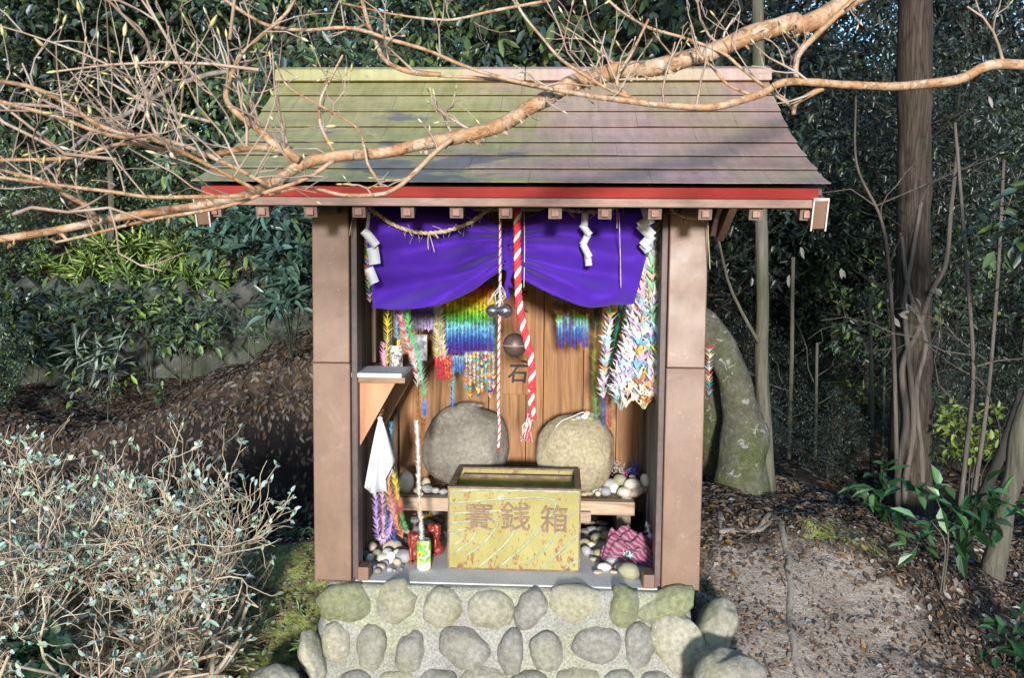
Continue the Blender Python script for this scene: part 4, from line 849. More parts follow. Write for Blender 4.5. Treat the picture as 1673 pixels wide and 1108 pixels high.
crane_fall('big fall of pastel and white paper cranes along the inside of the right post', .22, [([(1063, 345), (1062, 450), (1058, 560), (1050, 640), (1049, 664)], 14, PASTEL), ([(1071, 345), (1072, 450), (1070, 560), (1064, 652)], 14, PASTEL), ([(1054, 420), (1046, 500), (1036, 580), (1027, 640), (1022, 662)], 14, PASTEL[:8]), ([(1076, 400, .3), (1079, 520, .26), (1076, 640, .26)], 13, PASTEL), ([(1044, 480, .27), (1034, 560, .27), (1040, 655, .27)], 13, [(.66, .64, .6), (.6, .58, .56), (.7, .66, .66)]), ([(1066, 360, .27), (1055, 470, .27), (1045, 560, .27), (1036, 650, .27)], 15, PASTEL), ([(1058, 400, .24), (1050, 480, .24), (1030, 570, .24), (1014, 650, .24)], 14, PASTEL[:6]), ([(1067, 420, .19), (1066, 520, .19), (1062, 600, .19), (1058, 660, .19)], 14, PASTEL), ([(1048, 470, .3), (1030, 540, .3), (1018, 600, .3), (1012, 650, .3)], 13, [(.72, .62, .70), (.74, .72, .76), (.62, .66, .74), (.7, .55, .62)]), ([(1080, 430, .2), (1080, 540, .2), (1078, 620, .2)], 12, PASTEL), ([(1046, 480, .32), (1026, 540, .32), (1012, 600, .32), (1004, 640, .32)], 13, PASTEL), ([(1040, 490, .26), (1024, 560, .26), (1010, 620, .26), (1006, 655, .26)], 13, PASTEL[2:6]+PASTEL[:2]), ([(1070, 470, .17), (1074, 560, .17), (1072, 640, .17)], 14, PASTEL), ([(1058, 500, .18), (1046, 570, .18), (1040, 630, .18)], 14, PASTEL)])
crane_fall('white and many-coloured paper crane string left of the red one on the right', .40, [([(1000, 490), (992, 560), (987, 620), (984, 652)], 11, PASTEL), ([(994, 500, .45), (990, 570, .45), (983, 640, .45)], 9, PASTEL)])
bundle('pale blue and orange paper crane strings at the top of the right post', .3, [([(1072, 350), (1074, 420), (1077, 470)], 6, [(.4, .55, .7), (.35, .5, .68)], 'rand'), ([(1079, 355), (1082, 420), (1082, 480)], 6, [OR, (.6, .4, .3), PK, (.5, .3, .55), Y_], 'rand')])
bundle('dark green paper crane string beside the red one on the right', .5, [([(1018, 490), (1010, 530), (1002, 570), (996, 605)], 7.5, [(.02, .14, .10), (.02, .22, .14), (.03, .18, .14)], 'grad')])
bundle('crimson paper crane string slanting down on the right', .42, [([(1026, 490), (1018, 540), (1009, 590), (1003, 640), (1000, 656)], 6.5, [(.5, .03, .07), (.58, .05, .10), (.62, .07, .10)], 'grad')])
bundle('light green paper crane string slanting down right of the crimson one', .38, [([(1026, 500), (1021, 540), (1013, 590), (1008, 640), (1003, 665)], 7, [(.3, .62, .2), (.25, .55, .3), (.35, .6, .25), (.3, .55, .35)], 'grad')])
bundle('long string of dark green, gold and bright green paper cranes against the back wall', .72, [([(974, 490), (973, 540)], 8.5, [(.03, .10, .06), (.05, .14, .08)], 'grad'), ([(972, 540), (972, 600), (972, 640), (974, 690)], 7, [(.42, .32, .08), (.35, .42, .08), (.16, .42, .07), (.14, .45, .10)], 'grad')])
bundle('blue paper crane string with short spikes above the tan round stone', .66, [([(985, 640), (985, 697)], 6.5, [(.10, .18, .42), (.08, .14, .38)], 'grad')])
bundle('rusty red paper crane string above the tan round stone, right of the blue one', .66, [([(996, 645), (996, 700)], 6, [(.42, .10, .07), (.45, .2, .14), (.4, .08, .06)], 'grad')])
crane_fall('small bunch of grey and yellow paper cranes at the foot of the right fall', .2, [([(1020, 655), (1016, 672)], 13, [(.45, .5, .48), (.5, .52, .5)]), ([(1050, 650), (1049, 668)], 13, [(.72, .68, .3), (.7, .7, .6)]), ([(1072, 610), (1071, 655)], 11, [(.7, .3, .1), (.2, .5, .2), (.7, .68, .66)])])
bundle('orange and white paper crane string showing behind the outer edge of the right post', .42, [([(1160, 565), (1158, 600), (1158, 645)], 8, [W2, OR, Y_, TL, W2, RD, OR], 'rand')])

# ------------------------------------------------------------------ things on the shelf
zs = .757
nb = thing('notebook', (-.48, .16, zs), 'open white visitor notebook lying at the front of the shelf', 'notebook')
mb = MB(); mb.box((-.573, .024, zs), (-.386, .235, zs+.016)); mb.build('page_block', 'paper_white', nb, bevel=.001)
mb = MB(); mb.grid([[(-.571+.183*i/10, .026+.207*j/6, zs+.0175+.004*math.sin(math.pi*i/10)*(1-.6*j/6)) for i in range(11)] for j in range(7)]); mb.build('top_page', 'note_print', nb, True)
p = at(647, 597, .28); ph = thing('pen_pot', (p[0], .28, zs), 'white pen pot with a dark drawing on it, standing on the shelf', 'pen pot')
rp = 11.5*mpp(.28); mb = MB(); mb.lathe([(rp*.9, 0), (rp, .004), (rp, .094), (rp*1.02, .096), (rp*.92, .096), (rp*.92, .01)], (p[0], .28, zs), 24); mb.build('pot', 'mug_print', ph, True)
for i, (dx, dy, h, m) in enumerate(((-.012, .0, .128, 'black_plastic'), (-.004, .006, .122, 'black_plastic'), (.008, -.004, .118, 'yellow_pen'), (.012, .006, .120, 'yellow_pen'), (.001, -.008, .125, 'black_plastic'))):
    mb = MB(); mb.tube([(p[0]+dx*.5, .28+dy*.5, zs+.02), (p[0]+dx, .28+dy, zs+h)], .0042, 6); mb.build('pen', m, ph, True)
p = at(688, 585, .62); pf = thing('photo_frame', (p[0], .62, zs), 'small silver-edged frame leaning at the back of the shelf', 'frame')
fx0, fx1, fz = at(673, 585, .62)[0], at(697, 585, .62)[0], at(690, 548, .62)[2]
mb = MB(); mb.box((fx0, .612, zs+.0005), (fx1, .622, fz)); mb.build('frame_back', 'note_print', pf, bevel=.002)
for a, b in (((fx0-.004, .606, zs+.0005), (fx0, .62, fz+.004)), ((fx1, .606, zs+.0005), (fx1+.004, .62, fz+.004)), ((fx0, .606, fz), (fx1, .62, fz+.004))):
    mb = MB(); mb.box(a, b); mb.build('frame_bar', 'frame_silver', pf, bevel=.001)

# ------------------------------------------------------------------ drink can, red figurines
p = atz(691, 934, 0); L = (p[0], p[1]+.025, 0); can = thing('drink_can', L, 'small green and yellow drink can on the slab before the red figurines', 'can')
rc = 12*mpp(p[1]); hc = .116
mb = MB(); mb.lathe([(rc*.82, .001), (rc*.95, .004), (rc, .009), (rc, hc-.008), (rc*.95, hc-.003), (rc*.90, hc)], L, 26, False); mb.build('can_body', 'can_print', can, True)
mb = MB(); mb.lathe([(rc*.90, hc), (rc*.91, hc+.0015), (rc*.84, hc+.0015), (rc*.82, hc-.003), (.0005, hc-.003)], L, 26, False); lid = mb.build('can_lid', 'tin', can, True)
mb = MB(); mb.box((L[0]-.005, L[1]-.012, hc-.002), (L[0]+.005, L[1]+.006, hc-.0005)); mb.build('pull_tab', 'tin', lid, bevel=.0015)
def figurine(px, py, Y, hpx, label, turn, seed):
    p = at(px, py, Y); s = hpx*mpp(Y); L = (p[0], Y, 0); bm = MB(); r0 = np.random.default_rng(seed)
    parts = [((0, 0, .28), (.26, .22, .28)), ((0, -.02, .62), (.22, .19, .24)), ((0, -.06, .86), (.19, .19, .15)), ((-.12, -.10, .98), (.06, .05, .06)), ((.12, -.10, .98), (.06, .05, .06)), ((0, -.20, .82), (.10, .08, .07)),
        ((-.16, -.18, .32), (.07, .08, .30)), ((.16, -.18, .32), (.07, .08, .30)), ((-.17, -.26, .06), (.09, .10, .06)), ((.17, -.26, .06), (.09, .10, .06)), ((-.24, .0, .16), (.12, .2, .16)), ((.24, .0, .16), (.12, .2, .16)), ((0, .24, .45), (.08, .09, .26))]
    parts += [((.17*math.cos(a), -.02+.17*math.sin(a), z), (.075, .07, .075)) for z in (.70, .82, .93) for a in np.linspace(.3, 6.0, 7)]
    ca, sa = math.cos(turn), math.sin(turn)
    for (c, r_) in parts:
        v, f = ICO[2]; q = v*np.array(r_)+np.array(c); q = np.c_[q[:, 0]*ca-q[:, 1]*sa, q[:, 0]*sa+q[:, 1]*ca, q[:, 2]]*s+np.array(L); bm.add(q, f)
    o = bm.build('lion_figurine', 'red_clay', None, True, loc=L); m = o.modifiers.new('r', 'REMESH'); m.mode = 'VOXEL'; m.voxel_size = s*.025; m.use_smooth_shade = True
    tag(o, label, 'figurine', 'pair of red clay figurines')
pz = atz(677, 922, 0); figurine(677, 900, pz[1]+.03, 50, 'seated red clay figurine left of the drink can', .35, 1)
pz = atz(710, 908, 0); figurine(710, 885, pz[1]+.03, 50, 'seated red clay figurine right of the drink can', -.45, 2)

# ------------------------------------------------------------------ pebbles
peb_mesh = []
for k_ in range(6):
    v, f = blob_pts((0, 0, 0), (1, 1, 1), 0, seed=k_*5.1, rough=.14, sub=3, pw=.95)
    for mname in ('pebble_pale', 'pebble_grey', 'pebble_tan', 'pebble_dark', 'pebble_white', 'pebble_olive'):
        me = bpy.data.meshes.new('pebble'); me.from_pydata([tuple(p) for p in v], [], f); me.polygons.foreach_set('use_smooth', [True]*len(f)); me.materials.append(MATS[mname]); peb_mesh.append((mname, me))
def pebble(x, y, z, rx, rz, mat, label, group, tilt=.0):
    me = random.choice([m for n_, m in peb_mesh if n_ == mat]); o = bpy.data.objects.new('pebble', me); COL.objects.link(o)
    o.location = (x, y, z+rz*.9); o.scale = (rx, rx*(.7+.25*rng.random()), rz); o.rotation_euler = (.12*rng.normal(), tilt, .5*rng.normal()); return tag(o, label, 'pebble', group)
GL, GR, GS, GT = 'pebbles heaped in the left front corner', 'pebbles heaped in the right front corner', 'pebbles on the right end of the stand', 'pebbles on the left end of the stand'
def pebs(lst, z0, group, label):
    for (px, py, a, b, m, *rest) in lst:
        lift = rest[0] if rest else 0.; lb = rest[1] if len(rest) > 1 else label
        if lb == label: lb = ('tiny ' if a < 6 else 'small ' if a < 10 else 'larger ')+{'pebble_pale': 'pale', 'pebble_grey': 'grey', 'pebble_tan': 'tan', 'pebble_dark': 'dark', 'pebble_white': 'white', 'pebble_olive': 'olive'}[m]+' '+label
        p = atz(px, py+b*.8, z0+lift); s = mpp(p[1]); y = min(p[1]+a*s*.4, .93); pebble(p[0], y, z0+lift, a*s, b*s, m, lb, group, rest[2] if len(rest) > 2 else 0.)
LL = 'rounded river pebble in the heap by the foot of the left post'
pebs([(607, 898, 13, 10, 'pebble_tan'), (640, 898, 17, 13, 'pebble_tan', .0, 'broad tan pebble in the middle of the left corner heap'), (658, 912, 16, 11, 'pebble_grey', 0, 'blue-grey pebble at the right end of the left corner heap'), (638, 913, 8, 10, 'pebble_white'), (625, 914, 12, 8, 'pebble_pale'), (610, 930, 6, 6, 'pebble_dark'), (622, 928, 8, 6, 'pebble_tan'), (616, 935, 7, 5, 'pebble_dark'), (636, 932, 5, 4, 'pebble_grey'), (644, 933, 3, 2, 'pebble_olive'), (655, 931, 4, 4, 'pebble_dark'), (596, 908, 7, 7, 'pebble_dark'), (612, 884, 10, 7, 'pebble_olive'), (652, 884, 12, 7, 'pebble_grey'), (668, 890, 8, 6, 'pebble_dark'), (600, 888, 8, 6, 'pebble_grey'), (636, 880, 8, 6, 'pebble_dark'), (660, 872, 10, 7, 'pebble_tan'), (700, 872, 11, 6, 'pebble_tan'), (684, 866, 10, 6, 'pebble_dark'), (716, 850, 10, 6, 'pebble_olive'), (676, 852, 12, 6, 'pebble_dark'), (700, 858, 11, 7, 'pebble_pale'), (720, 872, 9, 4, 'pebble_dark'), (690, 845, 9, 5, 'pebble_grey'), (655, 858, 9, 5, 'pebble_olive'), (714, 841, 12, 7, 'pebble_white', 0, 'white oval pebble under the stand, left of the offering box')], 0., GL, LL)
pebs([(604, 914, 9, 7, 'pebble_pale'), (632, 904, 9, 7, 'pebble_grey', .02), (648, 920, 8, 6, 'pebble_tan'), (616, 906, 9, 7, 'pebble_olive', .014), (648, 905, 8, 6, 'pebble_pale', .02), (628, 922, 7, 5, 'pebble_grey')], 0., GL, LL)
LR = 'rounded river pebble in the heap by the foot of the right post'
pebs([(1028, 937, 19, 14, 'pebble_olive', 0, 'largest smooth grey-green pebble beside the right foot block'), (987, 929, 12, 7, 'pebble_pale', 0, 'pale oval pebble at the front left of the right corner heap'), (977, 936, 9, 3, 'pebble_tan'), (1003, 936, 7, 3, 'pebble_tan'), (1013, 928, 10, 6, 'pebble_tan'), (1003, 918, 15, 8, 'pebble_grey'), (998, 907, 14, 6, 'pebble_white', .004, 'white sausage-shaped pebble in the right corner heap'), (996, 894, 12, 7, 'pebble_pale'), (1048, 906, 15, 14, 'pebble_grey', 0, 'upright blue-grey pebble below the pink cloth'), (980, 906, 11, 7, 'pebble_olive'), (958, 902, 9, 8, 'pebble_grey'), (955, 890, 10, 8, 'pebble_olive'), (975, 880, 12, 7, 'pebble_olive'), (968, 868, 12, 6, 'pebble_grey'), (985, 870, 12, 8, 'pebble_dark'), (994, 878, 14, 9, 'pebble_olive'), (956, 870, 10, 5, 'pebble_dark'), (964, 858, 10, 5, 'pebble_dark'), (984, 858, 11, 5, 'pebble_grey'), (955, 850, 10, 4, 'pebble_olive'), (1020, 915, 8, 5, 'pebble_dark'), (970, 915, 7, 3, 'pebble_tan')], 0., GR, LR)
pebs([(965, 893, 9, 6, 'pebble_pale'), (984, 897, 8, 6, 'pebble_tan'), (1010, 906, 9, 7, 'pebble_grey', .012), (1036, 918, 9, 7, 'pebble_pale'), (972, 905, 8, 5, 'pebble_grey'), (990, 915, 8, 5, 'pebble_olive')], 0., GR, LR)
LS = 'rounded pebble piled at the right end of the stand'
zt = .177
pebs([(1020, 806, 12, 9, 'pebble_pale'), (1040, 806, 15, 8, 'pebble_tan', 0, 'cream elongated pebble at the foot of the stand pile', -.4), (1033, 793, 14, 9, 'pebble_pale', .030), (1054, 788, 10, 13, 'pebble_pale', .022), (1013, 787, 12, 10, 'pebble_olive', .032, 'olive-green round pebble at the top of the stand pile'), (996, 794, 12, 10, 'pebble_grey', .014), (1003, 800, 9, 8, 'pebble_white', .004), (990, 805, 9, 7, 'pebble_grey'), (973, 803, 9, 5, 'pebble_white'), (982, 804, 5, 6, 'pebble_grey'), (977, 808, 5, 5, 'pebble_tan'), (962, 808, 8, 4, 'pebble_olive'), (1048, 802, 9, 6, 'pebble_pale', .006), (1033, 781, 6, 4, 'pebble_tan', .055, 'little pinkish pebble balanced on top of the stand pile'), (1009, 801, 6, 5, 'pebble_grey', .008), (954, 809, 6, 3, 'pebble_tan'), (1018, 775, 8, 5, 'pebble_tan', .03), (1028, 768, 7, 5, 'pebble_white', .03)], zt, GS, LS)
pebs([(1024, 822, 12, 9, 'pebble_tan', -.058+.0, 'coarse tan pebble perched on the lower plank of the stand')], .195, GS, LS)
LT = 'pebble lying on the left end of the stand'
pebs([(662, 790, 14, 20, 'pebble_dark', 0, 'tall dark pebble standing at the left end of the stand'), (698, 801, 10, 7, 'pebble_grey'), (711, 803, 7, 5, 'pebble_grey'), (724, 805, 8, 5, 'pebble_grey'), (696, 790, 8, 8, 'pebble_tan', .006), (680, 803, 5, 4, 'pebble_grey'), (688, 808, 4, 3, 'pebble_tan')], zt, GT, LT)
for px, py, a, b, m, c in ((945, 683, 5, 4, 'pebble_grey', 0), (955, 681, 6, 4, 'pebble_white', 0), (965, 684, 6, 4, 'pebble_olive', 0), (938, 686, 7, 3, 'pebble_tan', 0), (960, 676, 5, 5, 'pebble_tan', .0), (968, 678, 5, 5, 'pebble_dark', 0)):
    p = at(px, py, .66); s = mpp(.66); pebble(p[0], .665, p[2]-b*s, a*s, b*s, m, 'little pebble laid on top of the tan round stone', 'pebbles on the tan round stone')
for px, py in ((760, 662), (772, 661), (783, 663)):
    p = at(px, py, .70); s = mpp(.7); pebble(p[0], .705, p[2]-3*s, 7*s, 3.5*s, 'pebble_dark', 'little dark pebble laid on top of the grey round stone', 'pebbles on the grey round stone')
mb = MB(); mb.tube(pxpath([(908, 698, .63), (918, 688, .63), (935, 681, .62), (952, 674, .62), (956, 678, .62)]), .0022, 5); tag(mb.build('white_string', 'cord_white', None, True, loc=at(908, 698, .63)), 'white string lying over the tan round stone', 'string')

# ------------------------------------------------------------------ cloth, loose cranes and tinsel in the right corner
p = at(1030, 890, .33); pcl = MB(); n = 46; rows = []
for i in range(n+1):
    row = []
    for j in range(n+1):
        u, v = i/n*2-1, j/n*2-1; rr = min(1.35, math.hypot(u, v)); e = (1-min(1, rr*.93)**2.6)
        f_ = .009*math.sin(6*u+4*v+5*fbm(u, v, 1.2, 2.))+.016*fbm(u, v, 2.2, 6.)+.007*math.sin(22*(v-.4*u)+4*fbm(u, v, 1, 1.))
        x, y, z = u*.112*(1-.1*v), v*.10, max(.004, e*(.10-.02*u)+f_*(.5+.9*e))
        row.append((p[0]-.002+x+.02*fbm(u, v, 1.5, 9.), .33+y, z+.012*(1-rr)))
    rows.append(row)
pcl.grid(rows); o = pcl.build('crumpled_cloth', 'striped_cloth', None, True, loc=(p[0], .33, 0), solid=.0015); tag(o, 'crumpled pink striped cloth heaped by the right post', 'cloth')
def loose_cranes(label, spots, z0, rpx, cols):
    p0 = atz(*spots[0], z0); o = thing('paper_crane', p0, label, 'paper cranes')
    for i, (px, py) in enumerate(spots):
        p = at(px, py, p0[1]+.01*rng.normal()); mb = MB(); crane_unit(mb, p, rng.normal(size=3)*[1, 1, .4]+[0, 0, -.8], rpx*mpp(p[1]), np.array(cols[i % len(cols)]), rng.random()*3); crane_unit(mb, p, rng.normal(size=3), rpx*.8*mpp(p[1]), np.array(cols[i % len(cols)]), rng.random()*3); mb.build('folded_crane', 'paper_fold', o)
loose_cranes('orange, yellow and blue paper cranes lying against the foot of the right post', [(1067, 900), (1062, 915), (1070, 918), (1066, 928), (1070, 908)], .05, 9, [(.75, .16, .06), (.75, .5, .2), (.3, .6, .75), (.35, .6, .72), (.7, .7, .72)])
loose_cranes('blue and green paper cranes lying among the right corner pebbles', [(1033, 918), (1024, 906), (1030, 908), (1020, 905)], .02, 8, [(.1, .42, .65), (.05, .3, .12), (.35, .6, .6), (.2, .5, .45)])
loose_cranes('white paper cranes tucked between the pink cloth and the right wall', [(1058, 868), (1062, 876), (1056, 860), (1065, 880)], .1, 8, [(.7, .7, .74), (.66, .62, .74), (.72, .72, .72), (.5, .42, .66)])
loose_cranes('yellow paper crane lying right of the offering box', [(970, 888), (971, 893)], .01, 9, [(.6, .48, .2), (.62, .5, .24)])
loose_cranes('bright pink and yellow paper cranes under the stand, left of the offering box', [(684, 842), (678, 843), (697, 844), (702, 845)], .02, 9, [(.72, .12, .42), (.7, .2, .45), (.78, .58, .03), (.76, .55, .03)])
tn = thing('tinsel_heap', at(1018, 778, .82), 'heap of purple and dark blue paper tinsel behind the stand pebbles', 'tinsel')
for nm, cx, cy, w_, cols, m in (('purple_tinsel', 1018, 782, 18, [(.35, .07, .20), (.42, .12, .26), (.30, .05, .16)], 240), ('blue_tinsel', 1038, 769, 8, [(.06, .05, .32), (.10, .08, .40), (.04, .08, .3)], 150), ('pale_tinsel', 1012, 768, 10, [(.5, .45, .42), (.6, .55, .5), (.35, .3, .28)], 110)):
    mb = MB()
    for i in range(m):
        p = at(cx+rng.normal()*w_*.45, cy+rng.normal()*6, .80+.03*rng.normal()); p[2] = max(p[2], .185); d = rng.normal(size=3)*.014; d[1] *= .6; s_ = nrm(np.cross(d, rng.normal(size=3)))*.0022; mb.add([p-s_, p+s_, p+d], [(0, 1, 2)], cols[i % 3])
    tag(mb.build(nm, 'paper_fold', tn), kind='stuff')

# ------------------------------------------------------------------ bare tree reaching in from the right
TR = np.array((2.05, -1.15, H(2.05, -1.15)))
bt = thing('bare_tree', TR, 'bare winter tree with smooth orange bark whose limbs cross before the roof', 'tree')
mb = MB(); mb.tube(spline([TR-[0, 0, .1], TR+[.03, 0, .5], TR+[-.03, .02, 1.3], TR+[.02, 0, 2.2], TR+[.1, .05, 3.4], TR+[.05, .1, 4.6]], 8), np.linspace(.085, .03, 41), 12); mb.build('trunk', 'bark_orange', bt, True)
TW = MB(); BUD = []
def twig(p, d, L, r, lev, mbt):
    n = 4 if L > .06 else 3; pts = [p]; q = p.copy(); dd = d/np.linalg.norm(d)
    for i in range(n):
        dd = dd+rng.normal(size=3)*.24+np.array([0, 0, .07]); dd /= np.linalg.norm(dd); q = q+dd*L/n; pts.append(q.copy())
    mbt.tube(pts, np.linspace(r, r*.5, len(pts)), 4 if r < .003 else 5, cap=False)
    BUD.append((q, dd, max(.010, min(.018, L*.10))*(.6+.5*rng.random())))
    if lev > 0:
        for i in range(rng.integers(1, 3) if L > .07 else 1):
            k_ = rng.integers(1, len(pts)-1) if len(pts) > 2 else 1
            nd = dd+rng.normal(size=3)*.75+np.array([0, 0, .25]); twig(pts[k_], nd, L*(.42+.3*rng.random()), r*.62, lev-1, mbt)
def limb(pts, Y0, Y1, name='limb', ext=None, tw=0, tl=.2, base=None, mat='bark_orange', rs=.86):
    n = len(pts); P_ = [at(p[0], p[1], Y0+(Y1-Y0)*i/(n-1)) for i, p in enumerate(pts)]; r_ = [p[2]*rs*mpp(Y0+(Y1-Y0)*i/(n-1))/2 for i, p in enumerate(pts)]
    if ext is not None: P_ = [np.array(e[:3]) for e in ext]+P_; r_ = [e[3] for e in ext]+r_
    m = 6; S = spline(P_, m); rr = np.interp(np.arange(len(S))/m, np.arange(len(r_)), r_)
    S = S+np.array([[.35*rr[i]*mnoise.noise(Vector(S[i]*14)), 0, .5*rr[i]*mnoise.noise(Vector(S[i]*11)+Vector((5, 1, 2)))] for i in range(len(S))])
    rr = rr*(1+.10*np.array([mnoise.noise(Vector(s_*30)) for s_ in S]))
    mb = MB(); mb.tube(S, rr, 12 if rr.max() > .008 else 7); o = mb.build(name, mat, bt, True)
    T_ = nrm(np.gradient(S, axis=0))
    for i in range(int(tw*.32+.5)):
        k_ = rng.integers(2, len(S)-1); d = T_[k_]*(.2+.5*rng.random())+np.array([rng.normal()*.5, rng.normal()*.5, .55+.6*rng.random()*(1 if rng.random() < .75 else -1.2)])
        twig(S[k_], d, tl*(.4+1.0*rng.random()), min(rr[k_]*.5, .0024+.0012*rng.random()), 2, TW)
    return S
m1 = limb([(1390, 0, 34), (1290, 33, 34), (1180, 75, 33), (1080, 106, 32), (1000, 119, 32), (930, 140, 30), (880, 168, 28), (820, 202, 27), (740, 228, 25), (660, 242, 22), (570, 255, 21), (500, 266, 23), (455, 292, 22), (400, 318, 18), (300, 340, 17), (180, 358, 15), (90, 378, 15), (0, 391, 15), (-120, 400, 13)], -1.30, -1.75, ext=[(2.07, -1.13, 2.9, .05), (1.6, -1.18, 2.25, .035)], tw=40, tl=.14)
limb([(1673, 104, 18), (1560, 130, 17), (1440, 140, 15), (1335, 134, 14), (1280, 134, 14), (1240, 155, 14), (1170, 173, 14), (1100, 173, 13), (1000, 161, 11), (900, 145, 8), (800, 128, 7), (715, 124, 5)], -1.42, -1.5, ext=[(2.05, -1.13, 1.55, .03), (1.55, -1.3, 1.50, .016)], tw=20, tl=.12)
limb([(1392, 2, 12), (1345, 45, 11), (1308, 85, 11), (1300, 108, 11), (1302, 130, 10)], -1.40, -1.43, tw=6, tl=.1)
limb([(1345, 142, 11), (1320, 155, 10), (1300, 168, 9), (1296, 186, 8)], -1.43, -1.40, tw=3, tl=.07)
limb([(1296, 186, 7), (1290, 172, 6), (1255, 145, 6), (1210, 110, 6), (1180, 85, 6), (1120, 62, 6), (1050, 40, 6), (1000, 5, 5), (980, -20, 5)], -1.40, -1.35, tw=14, tl=.13)
limb([(1230, 155, 6), (1190, 138, 6), (1165, 110, 6), (1140, 85, 5), (1128, 40, 4)], -1.44, -1.42, tw=8, tl=.1)
limb([(1035, 165, 9), (1010, 140, 8), (1012, 120, 7), (1030, 90, 6), (1045, 60, 5), (1060, 30, 4)], -1.46, -1.44, tw=8, tl=.12)
limb([(1060, 168, 8), (1000, 148, 7), (950, 118, 7), (915, 95, 6), (885, 60, 5), (850, 15, 5), (840, -15, 4)], -1.46, -1.55, tw=26, tl=.16)
limb([(720, 122, 9), (690, 120, 11), (655, 112, 10), (628, 95, 9), (615, 70, 9), (603, 42, 8), (592, 0, 8), (588, -30, 8)], -1.50, -1.56, tw=12, tl=.14)
limb([(905, 146, 8), (840, 132, 8), (760, 108, 7), (700, 82, 7), (640, 64, 7), (575, 46, 7), (500, 48, 7), (445, 42, 7), (400, 20, 7), (340, -20, 7)], -1.50, -1.62, tw=26, tl=.15)
limb([(900, 0, 6), (830, 12, 6), (760, 28, 5), (720, 32, 5), (640, 22, 4), (560, 5, 4)], -1.3, -1.3, tw=10, tl=.12)
limb([(490, 262, 18), (445, 232, 16), (420, 208, 14), (383, 180, 12), (370, 155, 11), (378, 125, 10), (395, 88, 8), (430, 55, 7), (470, 18, 6), (490, -20, 5)], -1.6, -1.64, tw=30, tl=.18)
limb([(460, 246, 14), (425, 240, 13), (380, 246, 12), (330, 255, 10), (270, 245, 9), (200, 235, 8), (110, 258, 7), (0, 262, 7)], -1.6, -1.8, tw=26, tl=.16)
limb([(438, 302, 9), (370, 268, 9), (300, 238, 9), (240, 224, 9), (170, 208, 9), (100, 165, 9), (40, 140, 9), (-40, 128, 8)], -1.70, -1.92, tw=40, tl=.18)
limb([(420, 312, 8), (340, 270, 8), (260, 232, 8), (180, 220, 8), (90, 190, 8), (0, 165, 8)], -1.74, -1.95, tw=30, tl=.16)
limb([(372, 116, 9), (335, 122, 10), (290, 140, 10), (245, 165, 10), (200, 190, 9), (150, 215, 8), (100, 258, 7), (40, 298, 5)], -1.62, -1.70, tw=22, tl=.15, mat='bark_root')
limb([(158, 362, 13), (140, 335, 12), (110, 318, 10), (75, 296, 8), (0, 278, 6)], -1.72, -1.8, tw=12, tl=.13)
limb([(400, 320, 8), (330, 322, 8), (250, 322, 8), (180, 312, 7), (80, 300, 7), (0, 290, 6)], -1.74, -1.84, tw=22, tl=.16)
limb([(738, 228, 10), (710, 250, 10), (675, 285, 10), (645, 308, 9), (615, 318, 8), (560, 318, 7), (500, 305, 6), (440, 318, 5)], -1.52, -1.62, tw=10, tl=.1)
limb([(545, 262, 9), (500, 290, 8), (440, 312, 8), (395, 330, 7), (330, 345, 7), (240, 360, 6), (140, 385, 6), (90, 396, 5)], -1.66, -1.78, tw=8, tl=.1)
limb([(545, 248, 7), (530, 220, 6), (522, 195, 6), (524, 160, 5), (540, 128, 5), (560, 90, 4)], -1.56, -1.55, tw=10, tl=.14)
limb([(625, 305, 6), (602, 270, 5), (595, 240, 5), (580, 205, 4), (520, 170, 4), (470, 140, 4), (450, 100, 4)], -1.57, -1.6, tw=8, tl=.12)
for x, y in ((380, 60), (300, 120), (250, 180), (180, 190), (90, 180), (60, 230), (150, 270), (330, 180), (430, 120), (30, 330)):
    Y = -1.75+.1*rng.random(); p = at(x+rng.normal()*20, y+rng.normal()*15, Y); twig(p, np.array([-.8+.6*rng.normal(), .3*rng.normal(), .3+.3*rng.normal()]), .32, .0034, 2, TW)
tag(TW.build('twigs', 'twig_brown', bt, True), kind='stuff')
# flaking bark curls under the big limb
mb = MB()
for i in range(150):
    k_ = rng.integers(10, 60) if rng.random() < .7 else rng.integers(10, len(m1)-8); p = m1[k_]+np.array([.004*rng.normal(), -.006+.006*rng.normal(), -.014*rng.random()-.004]); d = np.array([.010*rng.normal(), -.003, -.010*rng.random()-.002]); s_ = nrm(rng.normal(size=3))*.004
    mb.add([p-s_, p+s_, p+d+s_*.5, p+d-s_*.6], [(0, 1, 2, 3)])
tag(mb.build('bark_flakes', 'bark_orange', bt), kind='stuff')
bp0 = np.array([b[0] for b in BUD]); bd = np.array([b[1] for b in BUD]); bl = np.array([b[2] for b in BUD])
mb = MB()
for p, d, l in zip(bp0, bd, bl):
    if rng.random() < .45: continue
    c = np.clip(np.array([(.40, .36, .12), (.48, .42, .20), (.42, .33, .16), (.5, .47, .32)][rng.integers(0, 4)])*(1+.15*rng.normal()), .02, .8)
    mb.tube([p-d*l*.2, p+d*l*.35, p+d*l*.75, p+d*l*1.2], [l*.12, l*.22, l*.17, l*.03], 5, c)
tag(mb.build('buds', 'bud', bt, True), kind='stuff')

